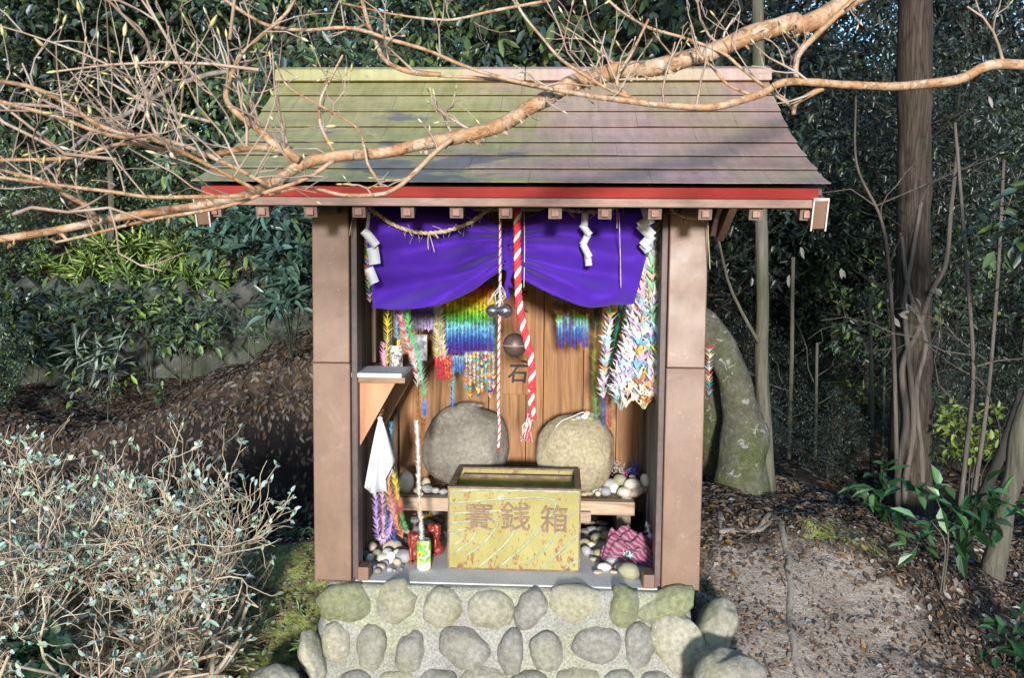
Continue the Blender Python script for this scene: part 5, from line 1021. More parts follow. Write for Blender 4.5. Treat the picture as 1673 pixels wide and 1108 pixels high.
# ------------------------------------------------------------------ shrub in the lower left corner
SB = np.array((-1.50, -.40, -.62))
SC = np.array(at(165, 848, -.40)); SR = np.array((.70, .50, .44))
sbush = thing('shrub', SB, 'bare twiggy shrub with small pale green leaves in the lower left corner', 'shrub')
LP, LD = [], []
def outside(q): return q[2] > SC[2]-.25 and (((q-SC)/SR)**2).sum() > 1+.25*mnoise.noise(Vector(q*5)) or (q[2] <= SC[2]-.25 and q[0] > SC[0]+.36)
def stem(p, d, L, r, lev, mb):
    n = 4; pts = [p]; q = p.copy(); dd = d/np.linalg.norm(d); out = False
    for i in range(n):
        dd = dd+rng.normal(size=3)*.24+np.array([0, 0, .04]); dd /= np.linalg.norm(dd); q = q+dd*L/n; pts.append(q.copy())
        if outside(q): out = True; break
    m = len(pts); mb.tube(pts, np.linspace(r, r*.7, m), 4 if r < .004 else 6, cap=False)
    if lev == 0 or out:
        if rng.random() < .62:
            for i in range(rng.integers(2, 5)): LP.append(q-dd*.015*rng.random()); LD.append(dd+rng.normal(size=3)*.8)
        return
    for i in range(3):
        nd = dd+rng.normal(size=3)*[.62, .55, .5]+np.array([0, 0, .10]); stem(pts[-1] if i < 2 else pts[rng.integers(1, m)], nd, max(.05, L*(.60+.25*rng.random())), max(.0016, r*.60), lev-1, mb)
for i in range(50):
    a = rng.random()*6.28; u = rng.random()**.5; p = SB+np.array([.42*u*math.cos(a), .20*u*math.sin(a), 0]); d = np.array([.85*u*math.cos(a)+.10*rng.normal(), .45*u*math.sin(a), .80+.3*rng.random()])
    mb = MB(); stem(p, d, .34+.12*rng.random(), .013+.005*rng.random(), 5, mb); mb.build('stem', 'twig_tan', sbush, True)
LP = np.array(LP); LD = np.array(LD); N = len(LP); ok = (LP[:, 2] > -.1)|(rng.random(N) < .35); LP, LD = LP[ok], LD[ok]; N = len(LP)
print('shrub leaves', N)
if N > 9000: s_ = rng.permutation(N)[:9000]; LP, LD = LP[s_], LD[s_]; N = 9000
tag(leaves('foliage', 'leaf_soft', LP, LD, rvec(N)+[0, -.5, .6], .017+.014*rng.random(N), .009+.007*rng.random(N), rcol((.24, .32, .255), N, .25, .10)*np.where(rng.random(N) < .07, 1.3, 1)[:, None], sbush), kind='stuff')

# ------------------------------------------------------------------ generic evergreens
def crown_pts(N, R3, c, ncl, per, rng_):
    """leaf positions in clumps spread through an uneven crown volume"""
    cc = nrm(rng_.normal(size=(ncl, 3)))*(rng_.random((ncl, 1))**.42); lump = 1+.28*np.array([mnoise.noise(Vector(v*1.7)+Vector((c[0], 3, 1))) for v in cc])[:, None]
    cc = cc*lump*np.array(R3)+np.array(c); return cc
def make_tree(name, label, group, R3, zc, ncl, per, L, W, cols, trunk_r, spread, bark_='bark_dark', mat='leaf_gloss', seed=0, droop=.18):
    g = np.random.default_rng(seed); root = thing(name, (0, 0, 0), label, 'tree', group); cc = crown_pts(0, R3, (0, 0, zc), ncl, per, g)
    mb = MB(); top = zc+R3[2]*.5; tp = spline([(0, 0, -.4), (.06*g.normal(), .06*g.normal(), zc*.4), (.12*g.normal(), .12*g.normal(), zc), (.1*g.normal(), .1*g.normal(), top)], 6); mb.tube(tp, np.linspace(trunk_r, trunk_r*.3, len(tp)), 8); mb.build('trunk', bark_, root, True)
    mb = MB()
    for c in cc[::max(1, ncl//90)]:
        k_ = int(np.clip((c[2]/top)*len(tp)*.8, 2, len(tp)-2)); a = tp[k_]; m = (a+c)/2+np.array([0, 0, -.05-.1*g.random()]); mb.tube(spline([a, m, c], 4), np.linspace(trunk_r*.28, .003, 9), 5, cap=False)
    mb.build('branches', bark_, root, True)
    N = ncl*per; ci = np.repeat(cc, per, 0); off = nrm(g.normal(size=(N, 3)))*(g.random((N, 1))**.5)*spread; pos = ci+off*[1, 1, .6]
    d = nrm(off+g.normal(size=(N, 3))*spread*.5+[0, 0, -droop*spread]); nn = np.array([0, 0, 1.])+g.normal(size=(N, 3))*.55
    tone = np.repeat(1+.28*g.normal(size=(ncl, 1)), per, 0).clip(.45, 1.7); col = (np.array(cols)[g.integers(0, len(cols), N)]*tone*(1+.22*g.normal(size=(N, 1)))).clip(.004, .5)
    leaves('crown', mat, pos, d, nn, L*(.7+.6*g.random(N)), W*(.7+.6*g.random(N)), col, root); return root
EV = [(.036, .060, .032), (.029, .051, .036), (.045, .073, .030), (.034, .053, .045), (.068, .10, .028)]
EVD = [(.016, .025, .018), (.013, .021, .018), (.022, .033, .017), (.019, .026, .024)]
YG = [(.11, .17, .03), (.14, .20, .035), (.09, .15, .03), (.16, .21, .05)]
p_big = make_tree('broadleaf_evergreen', 'x', 'broadleaf evergreens on the slope behind the shrine', (1.25, 1.1, 1.25), 1.7, 330, 17, .105, .042, EV, .06, .17, seed=1)
p_big2 = make_tree('broadleaf_evergreen', 'x', 'broadleaf evergreens on the slope behind the shrine', (1.1, 1.0, 1.5), 1.9, 320, 18, .085, .036, EV, .05, .16, seed=2)
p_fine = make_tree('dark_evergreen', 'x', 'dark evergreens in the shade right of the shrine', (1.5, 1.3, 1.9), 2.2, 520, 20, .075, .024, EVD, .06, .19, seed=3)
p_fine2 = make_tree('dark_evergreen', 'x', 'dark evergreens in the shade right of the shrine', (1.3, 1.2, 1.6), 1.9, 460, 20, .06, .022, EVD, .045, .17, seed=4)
PROTO_USED = set()
def plant(proto, x, y, s, rz, label, zoff=0., sz=None, loc_z=None):
    o = proto if proto not in PROTO_USED else copy_tree(proto); PROTO_USED.add(proto)
    o.location = (x, y, (H(x, y) if loc_z is None else loc_z)+zoff); o.scale = (s, s, s*(sz or 1)); o.rotation_euler = (0, 0, rz); o['label'] = label+place(x, y); o['group'] = proto['group']; return o
def place(x, y):
    d = np.array([x, y, 1.2])-CP; px = 836+1500*(d@rt)/(d@fw); dist = 'nearest' if y < 5 else 'middle' if y < 8 else 'farthest'
    return ', '+dist+' row, '+('beyond the left edge' if px < 0 else 'far left' if px < 200 else 'left of the roof' if px < 420 else 'behind the roof' if px < 1180 else 'right of the post' if px < 1330 else 'left of the cedar' if px < 1470 else 'right of the cedar' if px < 1600 else 'at the right edge')
LB = 'glossy broadleaf evergreen on the slope'
for i, (x, y, s, pr, z, lb) in enumerate(((-1.55, 3.3, .80, p_big, .0, 'broadleaf evergreen overhanging the litter bank'), (-4.4, 5.9, 1.0, p_big2, .5, 'broadleaf evergreen above the stone wall'), (-2.6, 6.0, 1.1, p_big, -.2, 0), (-4.6, 6.2, 1.25, p_big, 0, 0), (-1.1, 5.2, 1.05, p_big2, .3, 'broadleaf evergreen at the left ridge end'), (.3, 4.6, 1.25, p_big, .6, 'broadleaf evergreen above the middle of the ridge'), (-6.3, 7.5, 1.5, p_big2, 0, 0), (-3.4, 8.2, 1.4, p_big2, -.3, 0), (-.8, 7.6, 1.5, p_big, 0, 0), (1.5, 5.6, 1.25, p_fine, .5, 'dark evergreen at the right ridge end'), (-5.2, 9.6, 1.7, p_big, -.4, 0), (-1.9, 10.5, 1.7, p_big2, -.4, 0), (-8.2, 9.6, 1.8, p_big, 0, 0), (1.0, 8.4, 1.7, p_fine, .4, 0))):
    plant(pr, x, y, s, i*2.1, lb or LB, z)
LD_ = 'dark fine-leaved evergreen'
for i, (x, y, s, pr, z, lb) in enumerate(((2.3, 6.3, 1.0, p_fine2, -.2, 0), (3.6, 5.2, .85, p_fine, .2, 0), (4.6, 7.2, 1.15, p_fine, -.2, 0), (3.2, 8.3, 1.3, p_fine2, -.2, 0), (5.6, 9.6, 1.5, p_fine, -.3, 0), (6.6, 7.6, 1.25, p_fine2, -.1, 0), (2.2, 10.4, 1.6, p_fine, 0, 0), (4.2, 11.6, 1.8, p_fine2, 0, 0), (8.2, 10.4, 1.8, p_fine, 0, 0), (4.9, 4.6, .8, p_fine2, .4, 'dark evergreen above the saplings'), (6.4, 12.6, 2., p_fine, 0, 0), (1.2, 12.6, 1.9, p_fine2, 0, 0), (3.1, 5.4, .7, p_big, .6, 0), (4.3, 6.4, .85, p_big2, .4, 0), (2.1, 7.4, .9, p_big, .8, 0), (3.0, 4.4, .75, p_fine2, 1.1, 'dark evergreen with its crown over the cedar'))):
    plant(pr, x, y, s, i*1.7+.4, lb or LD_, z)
# low dark undergrowth: same plants kept small
us = []
for i, (x, y, s) in enumerate(((2.2, 3.6, .24), (2.9, 3.9, .3), (1.75, 4.5, .34), (3.4, 4.5, .36), (2.5, 5.2, .4), (4.0, 5.8, .45), (3.2, 6.6, .5), (4.9, 6.0, .45), (1.9, 6.0, .45), (2.6, 7.4, .5), (5.6, 7.0, .5), (1.55, 2.9, .2), (3.9, 3.9, .3), (4.6, 3.6, .28))):
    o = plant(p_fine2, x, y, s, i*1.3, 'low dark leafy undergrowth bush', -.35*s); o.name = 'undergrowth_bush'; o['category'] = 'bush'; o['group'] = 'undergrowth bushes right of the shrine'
for i, (x, y, s) in enumerate(((-4.3, 3.5, .28), (-5.0, 4.4, .36), (-3.6, 5.9, .42), (-2.4, 6.0, .36), (-1.5, 6.3, .5), (-4.4, 5.9, .5), (-5.3, 5.4, .5), (-2.9, 6.6, .5), (-1.0, 4.6, .34), (-5.4, 3.4, .3))):
    o = plant(p_big2, x, y, s*1.1, i*1.9, 'leafy bush by the stone retaining wall', -.5*s); o.name = 'evergreen_bush'; o['category'] = 'bush'; o['group'] = 'evergreen bushes around the retaining wall'

# wood beyond, one mass
N = 60000; X_ = rng.uniform(-24, 24, N); Y0_ = rng.uniform(13, 22, N); hz = rng.random(N); top = 3.6+.9*np.sin(X_*.55)+.7*np.sin(X_*1.7+2)+1.2*(X_ > 1.2)+.22*(Y0_-13)
cl_ = np.array([mnoise.noise(Vector((x*.8, y*.8, h*5))) for x, y, h in zip(X_, Y0_, hz)]); keep = cl_ > -.12; X_, Y0_, hz, top = X_[keep], Y0_[keep], hz[keep], top[keep]; N = len(X_)
far = leaves('far_wood', 'leaf_gloss', np.c_[X_, Y0_, .2+hz*top], rng.normal(size=(N, 3))+[0, 0, -.3], rng.normal(size=(N, 3))*.6+[0, -.2, 1], .30+.2*rng.random(N), .13+.08*rng.random(N), rcol((.019, .031, .018), N, .3, .12))
tag(far, 'dark evergreen wood closing the view behind the shrine', 'wood', kind='stuff')

# ------------------------------------------------------------------ trees right of the shrine
def trunk_tree(name, label, pts, bark_, crown=None, group=None, rs=1., extra=None, cat='tree'):
    """pts: (px, py, width px, Y); the last point stands on the ground; the trunk goes on above the frame"""
    W_ = [(at(x, y, Y), w_*mpp(Y)/2*rs) for x, y, w_, Y in pts]; b = W_[-1][0].copy(); b[2] = min(b[2], H(b[0], b[1]))-.06
    root = thing(name, (b[0], b[1], H(b[0], b[1])), label, cat, group); P_ = [w_[0] for w_ in W_]+[b]; r_ = [w_[1] for w_ in W_]+[W_[-1][1]*1.2]
    S = spline(P_, 8); rr = np.interp(np.arange(len(S))/8, np.arange(len(r_)), r_); rr = rr*(1+.07*np.array([mnoise.noise(Vector(s_*5)) for s_ in S])); mb = MB(); S = S+np.array([[rr[i_]*(.04 if 'cedar' in name else .18)*mnoise.noise(Vector(S[i_]*4)), 0, 0] for i_ in range(len(S))]); mb.tube(S, rr, 22 if rr.max() > .02 else 6)
    if rr.max() > .06: mb.v = [tuple(np.array(q_)+(.07 if 'cedar' in name else .22)*rr.max()*np.array(mnoise.noise_vector(Vector(q_)*5.))*[1, 1, .3]) for q_ in mb.v]
    mb.build('trunk', bark_, root, True)
    return root, S
def add_crown(root, c, R3, ncl, per, L, W, cols, seed, mat='leaf_gloss', bark_='bark_dark', spread=.15):
    g = np.random.default_rng(seed); cc = crown_pts(0, R3, c, ncl, per, g); N = ncl*per; ci = np.repeat(cc, per, 0); off = nrm(g.normal(size=(N, 3)))*(g.random((N, 1))**.5)*spread
    d = nrm(off+g.normal(size=(N, 3))*.06+[0, 0, -.04]); tone = np.repeat(1+.28*g.normal(size=(ncl, 1)), per, 0).clip(.45, 1.7)
    leaves('crown', mat, ci+off, d, np.array([0, -.15, 1.])+g.normal(size=(N, 3))*.5, L*(.7+.6*g.random(N)), W*(.7+.6*g.random(N)), (np.array(cols)[g.integers(0, len(cols), N)]*tone).clip(.004, .5), root)
    mb = MB()
    for q in cc[::max(1, ncl//50)]: m = (q+np.array(c))/2; mb.tube(spline([np.array(c)-[0, 0, R3[2]*.6], m-[0, 0, .06], q], 4), np.linspace(.012, .002, 9), 4, cap=False)
    mb.build('branches', bark_, root, True)
r_, _ = trunk_tree('cedar_tree', 'straight dark cedar trunk wrapped with vines in the wood on the right', [(1494, -420, 50, 3.2), (1495, -60, 52, 3.2), (1494, 200, 50, 3.2), (1492, 420, 54, 3.2), (1490, 600, 58, 3.2), (1486, 780, 66, 3.2), (1484, 850, 80, 3.2)], 'bark_cedar')
c = at(1494, -380, 3.2); add_crown(r_, c, (1.5, 1.3, .9), 260, 20, .09, .02, EVD, 21)
for pts in ([(1470, 880), (1466, 780), (1480, 690), (1474, 600), (1500, 540), (1520, 480), (1545, 430), (1555, 330), (1565, 240)], [(1500, 880), (1506, 760), (1496, 640), (1512, 560), (1484, 470), (1472, 380)], [(1486, 890), (1478, 800), (1492, 700), (1486, 600), (1478, 500), (1490, 420), (1505, 330)]):
    mb = MB(); q = pxpath([(x, y, 3.08) for x, y in pts]); mb.tube(q, np.linspace(.026, .012, len(q)), 7); mb.build('vine', 'bark_vine', r_, True)
r_, _ = trunk_tree('slender_tree', 'slender olive-barked tree standing just right of the shrine', [(1236, -300, 16, 1.75), (1238, 0, 18, 1.75), (1243, 330, 20, 1.7), (1246, 480, 20, 1.65), (1245, 620, 22, 1.62), (1251, 720, 24, 1.6), (1254, 828, 28, 1.58)], 'bark_grey')
for pts in ([(1240, 560, 7), (1212, 510, 7), (1190, 460, 6), (1176, 400, 5), (1168, 360, 4)],):
    mb = MB(); q = pxpath([(x, y, 1.6) for x, y, _ in pts]); mb.tube(q, np.linspace(.011, .005, len(q)), 6); mb.build('side_branch', 'bark_grey', r_, True)
c = at(1236, -260, 1.75); add_crown(r_, c, (.9, .8, .5), 120, 16, .08, .03, EV, 22)
trunk_tree('leaning_tree', 'stout mossy trunk arching up behind the right post', [(1050, 480, 46, 1.75), (1120, 510, 52, 1.7), (1160, 545, 54, 1.65), (1195, 600, 56, 1.6), (1213, 680, 62, 1.55), (1217, 740, 74, 1.5), (1215, 805, 96, 1.45)], 'bark_mossy')
trunk_tree('leaning_tree', 'mossy second trunk hugging the right post in front of the arching one', [(1090, 420, 40, 1.95), (1130, 520, 52, 1.9), (1160, 600, 60, 1.85), (1180, 690, 66, 1.8), (1190, 800, 84, 1.75)], 'bark_mossy')
r_, _ = trunk_tree('crooked_tree', 'crooked lichen-grey tree leaning out of the right edge', [(1760, 420, 26, .9), (1700, 600, 28, .9), (1668, 700, 29, .9), (1650, 800, 30, .9), (1630, 900, 34, .9), (1605, 985, 42, .9)], 'bark_grey')
c = at(1790, 330, .9); add_crown(r_, c, (.35, .4, .3), 50, 14, .09, .034, EV, 23)
trunk_tree('fallen_log', 'short mossy log lying low at the right edge', [(1760, 1000, 60, .7), (1700, 1015, 50, .7), (1640, 1040, 44, .7)], 'bark_mossy', cat='log')
for i, (pts, bk, lb) in enumerate((([(1560, 200, 5, 2.2), (1578, 420, 6, 2.2), (1590, 600, 7, 2.2), (1580, 720, 8, 2.2), (1566, 850, 9, 2.2)], 'bark_vine', 'thin grey-brown sapling right of the cedar trunk'), ([(1640, 260, 5, 2.6), (1628, 480, 6, 2.6), (1612, 660, 7, 2.6), (1590, 820, 8, 2.6)], 'bark_vine', 'thin sapling slanting between the cedar and the right edge'), ([(1296, 420, 6, 4.2), (1292, 640, 7, 4.2), (1287, 780, 7, 4.2)], 'bark_grey', 'pale thin stem behind the slender olive-barked tree'), ([(1335, 560, 5, 4.6), (1333, 700, 5, 4.6), (1332, 780, 6, 4.6)], 'bark_grey', 'pale thin stem in the clearing left of the cedar'), ([(1421, 480, 6, 4.0), (1424, 640, 7, 4.0), (1425, 760, 7, 4.0)], 'bark_grey', 'pale thin stem just left of the cedar trunk'), ([(1445, 600, 4, 4.1), (1443, 700, 5, 4.1), (1440, 770, 5, 4.1)], 'bark_grey', 'short thin stem touching the cedar trunk on its left'), ([(1375, 560, 16, 6.5), (1380, 600, 16, 6.5), (1374, 640, 18, 6.5)], 'bark_dark', 'dark far trunk standing beyond the clearing'), ([(1505, 430, 5, 2.7), (1440, 330, 4, 2.7), (1400, 270, 4, 2.7), (1398, 160, 3, 2.7)], 'bark_vine', 'bent bare sapling left of the cedar trunk'), ([(1670, 640, 15, 1.6), (1640, 730, 16, 1.6), (1600, 830, 18, 1.6)], 'bark_dark', 'dark slanting sapling near the right edge'))):
    if i == 7: pts = pts[::-1]+[(1440, 600, 7, 2.7), (1445, 830, 8, 2.7)] if False else [(1398, 160, 3, 2.7), (1400, 270, 4, 2.7), (1440, 360, 5, 2.7), (1455, 470, 6, 2.7), (1462, 640, 7, 2.7), (1466, 830, 8, 2.7)]
    r_, S_ = trunk_tree('sapling', lb, pts, bk, group='saplings in the wood on the right')
    for q_ in range(4):
        a_ = S_[rng.integers(2, len(S_)//2+2)]; l_ = .5+.7*rng.random(); d_ = np.array([rng.normal(), .4*rng.normal(), .25+.5*rng.random()]); d_ /= np.linalg.norm(d_); mb = MB()
        path_ = [a_]; dd_ = d_
        for w_ in range(6): dd_ = nrm(dd_+rng.normal(size=3)*.22); path_.append(path_[-1]+dd_*l_/6)
        mb.tube(path_, np.linspace(.005, .0015, 7), 5, cap=False)
        for w_ in range(2, 6): mb.tube([path_[w_], path_[w_]+nrm(dd_+rng.normal(size=3)*.8)*l_*.12, path_[w_]+nrm(dd_+rng.normal(size=3)*.7)*l_*.3], [.0024, .0018, .001], 4, cap=False)
        mb.build('side_branch', bk, r_, True)
for i, (pts, w_) in enumerate((([(300, 10), (262, 50), (235, 80), (205, 130), (170, 180)], .02), ([(500, 10), (490, 60), (472, 110), (470, 200)], .016), ([(705, 0), (700, 40), (702, 115)], .018))):
    lb = ['grey-green bough slanting through the foliage at the upper left', 'thin trunk in the foliage left of the roof ridge', 'thin trunk in the foliage behind the roof ridge'][i]
    P_ = pxpath([(x, y, 5.6) for x, y in pts]); g0 = P_[-1].copy(); g0[2] = H(g0[0], g0[1])-.05; root = thing('slender_tree', (g0[0], g0[1], g0[2]), lb, 'tree'); mb = MB(); q = np.vstack([P_, spline([P_[-1], (P_[-1]+g0)/2+[.05, 0, 0], g0], 5)[1:]]); mb.tube(q, np.linspace(w_*1.0, w_*1.7, len(q)), 7); mb.build('trunk', 'bark_grey', root, True)

# ------------------------------------------------------------------ retaining wall of diamond-set stones
wl = thing('retaining_wall', (-3.0, 5.1, 0), 'old retaining wall of diamond-set stones half hidden on the left slope', 'wall')
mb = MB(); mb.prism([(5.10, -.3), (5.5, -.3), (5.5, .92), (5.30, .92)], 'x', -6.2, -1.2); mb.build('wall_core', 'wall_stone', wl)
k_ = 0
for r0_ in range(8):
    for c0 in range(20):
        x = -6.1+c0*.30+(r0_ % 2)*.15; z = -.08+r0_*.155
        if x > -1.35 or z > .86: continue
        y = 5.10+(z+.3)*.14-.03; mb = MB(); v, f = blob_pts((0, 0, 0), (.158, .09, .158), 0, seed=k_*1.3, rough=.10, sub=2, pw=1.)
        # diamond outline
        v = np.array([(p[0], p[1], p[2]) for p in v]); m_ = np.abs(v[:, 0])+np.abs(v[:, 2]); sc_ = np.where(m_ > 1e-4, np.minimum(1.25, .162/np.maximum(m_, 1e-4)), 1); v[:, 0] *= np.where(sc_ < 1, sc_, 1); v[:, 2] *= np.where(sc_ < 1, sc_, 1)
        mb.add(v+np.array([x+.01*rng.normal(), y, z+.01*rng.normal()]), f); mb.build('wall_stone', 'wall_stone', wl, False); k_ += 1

# ------------------------------------------------------------------ bamboo grass, broad-leaved plants, yellow-green shrub
def split_leaves(root, N):
    o = root.children[0]; me = o.data; co = np.empty(N*18); me.vertices.foreach_get('co', co); co = co.reshape(N, 6, 3); ca = np.empty(N*24); me.attributes['col'].data.foreach_get('color', ca); ca = ca.reshape(N, 6, 4)
    for i in range(N):
        m2 = bpy.data.meshes.new('leaf'); m2.from_pydata([tuple(p) for p in co[i]], [], [(0, 1, 2, 3), (0, 3, 4, 5)]); a = m2.attributes.new('col', 'FLOAT_COLOR', 'POINT'); a.data.foreach_set('color', ca[i].astype(np.float32).ravel()); m2.materials.append(me.materials[0])
        q = bpy.data.objects.new('leaf', m2); COL.objects.link(q); q.parent = root
    bpy.data.objects.remove(o)
def clump(name, label, cat, cps, per, L, W, cols, mat, group=None, spread=.12, up_=.2, stem_col='bark_grey', base=None):
    b = np.mean([c for c in cps], 0) if base is None else np.array([base[0], base[1], 0.]); g = H(b[0], b[1]); root = thing(name, (b[0], b[1], g), label, cat, group); n = len(cps); N = n*per; ci = np.repeat(np.array(cps), per, 0); off = nrm(rng.normal(size=(N, 3)))*rng.random((N, 1))*spread
    d = nrm(off+rng.normal(size=(N, 3))*.05+[0, -.03, up_*.1]); leaves('leaf_blades', mat, ci+off*.6, d, np.array([0, -.25, 1.])+rng.normal(size=(N, 3))*.35, L*(.6+.8*rng.random(N)), W*(.7+.6*rng.random(N)), pick(cols, N)*(1+.2*rng.normal(size=(N, 1))).clip(.5, 1.6), root, droop=.3)
    if len(root.children) and per <= 8 and name == 'glossy_plant': split_leaves(root, N)
    else: root.children[0]['kind'] = 'stuff'
    mb = MB()
    for c in cps[::9]: mb.tube(spline([np.array([b[0]+(c[0]-b[0])*.6, b[1]+(c[1]-b[1])*.6, H(b[0]+(c[0]-b[0])*.6, b[1]+(c[1]-b[1])*.6)-.02]) if base is None else np.array([b[0], b[1], g-.02]), (np.array(c)+np.array([b[0], b[1], g]))/2+[0, 0, .05], np.array(c)], 4), np.linspace(.005, .002, 9), 4, cap=False)
    tag(mb.build('stems', stem_col, root, True), kind='stuff'); return root
def cloud(x0, x1, y0, y1, Y0, Y1, n): return [at(rng.uniform(x0, x1), rng.uniform(y0, y1), rng.uniform(Y0, Y1)) for _ in range(n)]
BG = [(.16, .24, .04), (.21, .29, .06), (.11, .18, .035), (.25, .31, .11), (.07, .12, .03)]
clump('bamboo_grass', 'bright yellow-green bamboo grass on the left slope above the retaining wall', 'bamboo grass', cloud(150, 330, 400, 455, 5.5, 6.1, 60), 18, .21, .024, BG, 'leaf_soft', 'bamboo grass on the left slope')
clump('bamboo_grass', 'bright bamboo grass at the far left of the slope, left of the brightest clump', 'bamboo grass', cloud(60, 170, 430, 480, 5.3, 5.8, 28), 14, .19, .022, BG, 'leaf_soft', 'bamboo grass on the left slope')
clump('bamboo_grass', 'bright bamboo grass glimpsed under the branches left of the eaves', 'bamboo grass', cloud(225, 340, 245, 300, 7.0, 7.8, 40), 16, .26, .032, BG, 'leaf_soft', 'bamboo grass on the left slope')
clump('bamboo_grass', 'duller bamboo grass spilling down to the retaining wall stones', 'bamboo grass', cloud(180, 380, 440, 500, 5.1, 5.6, 46), 14, .19, .022, [(.10, .16, .04), (.13, .20, .05), (.08, .13, .04)], 'leaf_soft', 'bamboo grass on the left slope')
clump('camellia_branch', 'blue-green broadleaf spray hanging close to the left post', 'shrub', cloud(440, 500, 400, 500, 1.3, 1.7, 26)+cloud(330, 480, 340, 400, 1.5, 2.1, 22), 12, .085, .034, [(.05, .095, .075), (.06, .11, .085), (.04, .075, .05)], 'leaf_gloss', spread=.13, base=(-1.7, 3.1))
clump('broadleaf_shrub', 'dark broadleaf shrub filling the space behind the left post', 'shrub', cloud(330, 505, 345, 420, 2.2, 2.8, 40), 14, .10, .04, EV, 'leaf_gloss', spread=.16, base=(-1.5, 3.3))
YL = [(.10, .14, .02), (.14, .17, .03), (.08, .12, .02)]
clump('yellowing_shrub', 'yellow-green leafy shrub on the forest floor right of the cedar', 'shrub', cloud(1540, 1640, 665, 750, 2.8, 3.4, 30), 9, .06, .03, YL, 'leaf_soft', spread=.14)
clump('yellowing_shrub', 'low yellow-green shrub in the clearing left of the cedar', 'shrub', cloud(1345, 1430, 630, 660, 5.2, 5.8, 14), 8, .07, .035, [(.07, .10, .02), (.10, .12, .025)], 'leaf_soft', spread=.14)
clump('fern_tuft', 'dark fern and ivy tangle hiding the left end of the retaining wall', 'plant', cloud(0, 200, 480, 600, 4.4, 5.0, 60), 12, .10, .04, EV, 'leaf_gloss', spread=.16)
clump('fern_tuft', 'leafy trailing growth over the middle of the retaining wall', 'plant', cloud(180, 300, 470, 540, 4.7, 5.0, 26), 10, .10, .035, EV+BG[2:3], 'leaf_gloss', spread=.16)
clump('fern_tuft', 'pale sasa leaves drooping at the foot of the retaining wall', 'plant', cloud(120, 200, 560, 620, 4.2, 4.6, 12), 9, .16, .022, [(.12, .16, .12), (.18, .22, .18)], 'leaf_soft', spread=.12)
clump('fern_tuft', 'leafy weeds growing along the top of the litter bank', 'plant', cloud(330, 480, 500, 560, 3.9, 4.6, 22), 9, .08, .02, EV, 'leaf_soft', spread=.14)
clump('fern_tuft', 'small green sprouts on the litter left of the bank', 'plant', cloud(30, 320, 600, 660, 3.2, 3.8, 18), 7, .07, .026, EV+BG[2:3], 'leaf_soft', spread=.09)
clump('fern_tuft', 'dark leafy growth covering the right part of the retaining wall', 'plant', cloud(250, 360, 490, 570, 4.5, 4.95, 34), 11, .09, .034, EV, 'leaf_gloss', spread=.16)
AU = [(.030, .085, .024), (.040, .10, .03), (.025, .07, .025)]
clump('glossy_plant', 'broad-leaved glossy green plant before the crooked tree on the right', 'plant', [at(x, y, .55) for x, y in ((1520, 850), (1560, 830), (1600, 820), (1585, 860), (1620, 850), (1640, 830), (1500, 890), (1570, 895), (1610, 800), (1530, 815))], 8, .085, .036, AU, 'leaf_gloss', 'glossy broad-leaved plants on the right', spread=.10)
clump('glossy_plant', 'broad-leaved glossy green plant at the foot of the cedar vines', 'plant', [at(x, y, 1.1) for x, y in ((1430, 800), (1460, 830), (1440, 770), (1480, 800), (1420, 830), (1455, 850))], 7, .10, .042, AU, 'leaf_gloss', 'glossy broad-leaved plants on the right', spread=.10)
clump('glossy_plant', 'low glossy green plant in the bottom right corner', 'plant', [at(x, y, .25) for x, y in ((1640, 1030), (1660, 1050), (1620, 1060), (1668, 1020), (1650, 1085))], 7, .07, .032, AU, 'leaf_gloss', 'glossy broad-leaved plants on the right', spread=.07)
clump('ivy_plant', 'dark ivy trailing under the shrub in the bottom left corner', 'plant', [at(rng.uniform(20, 120), rng.uniform(1030, 1108), -.7) for _ in range(14)], 7, .05, .04, [(.03, .07, .03), (.02, .05, .03)], 'leaf_gloss', spread=.06)
clump('weed_tuft', 'small green weeds on the moss left of the platform', 'plant', [atz(rng.uniform(350, 500), rng.uniform(930, 1080), -.22) for _ in range(16)], 9, .035, .009, [(.10, .15, .05), (.14, .19, .08)], 'leaf_soft', spread=.03)
clump('fern_tuft', 'dark leafy tuft at the foot of the left post beside the ditch', 'plant', [at(rng.uniform(455, 505), rng.uniform(860, 915), .85) for _ in range(9)], 8, .06, .016, [(.05, .09, .05), (.07, .11, .06)], 'leaf_soft', spread=.07)
# pale dead leaves caught on the vines
for i, (x, y, a) in enumerate(((1496, 487, 1.3), (1523, 474, .4), (1483, 497, 1.), (1470, 508, .2), (1460, 518, .9), (1372, 440, 1.2), (1310, 405, 1.3), (1290, 450, 1.7), (1618, 160, 1.))):
    p = at(x, y, 2.95); N = 2; o = leaves('dead_leaf', 'dry_leaf', np.repeat(p[None], N, 0)+rng.normal(size=(N, 3))*.008, np.array([[math.cos(a), -.2, -math.sin(a)]]*N)+rng.normal(size=(N, 3))*.2, rvec(N)+[0, -1.5, 0], .075, .026, rcol((.20, .185, .155), N, .1, .04), loc=p)
    tag(o, 'pale curled dead leaf hanging in the air among the vines by the cedar' if x > 1450 else 'pale curled dead leaf hanging between the shrine and the cedar', 'leaf', 'pale dead leaves caught on twigs')

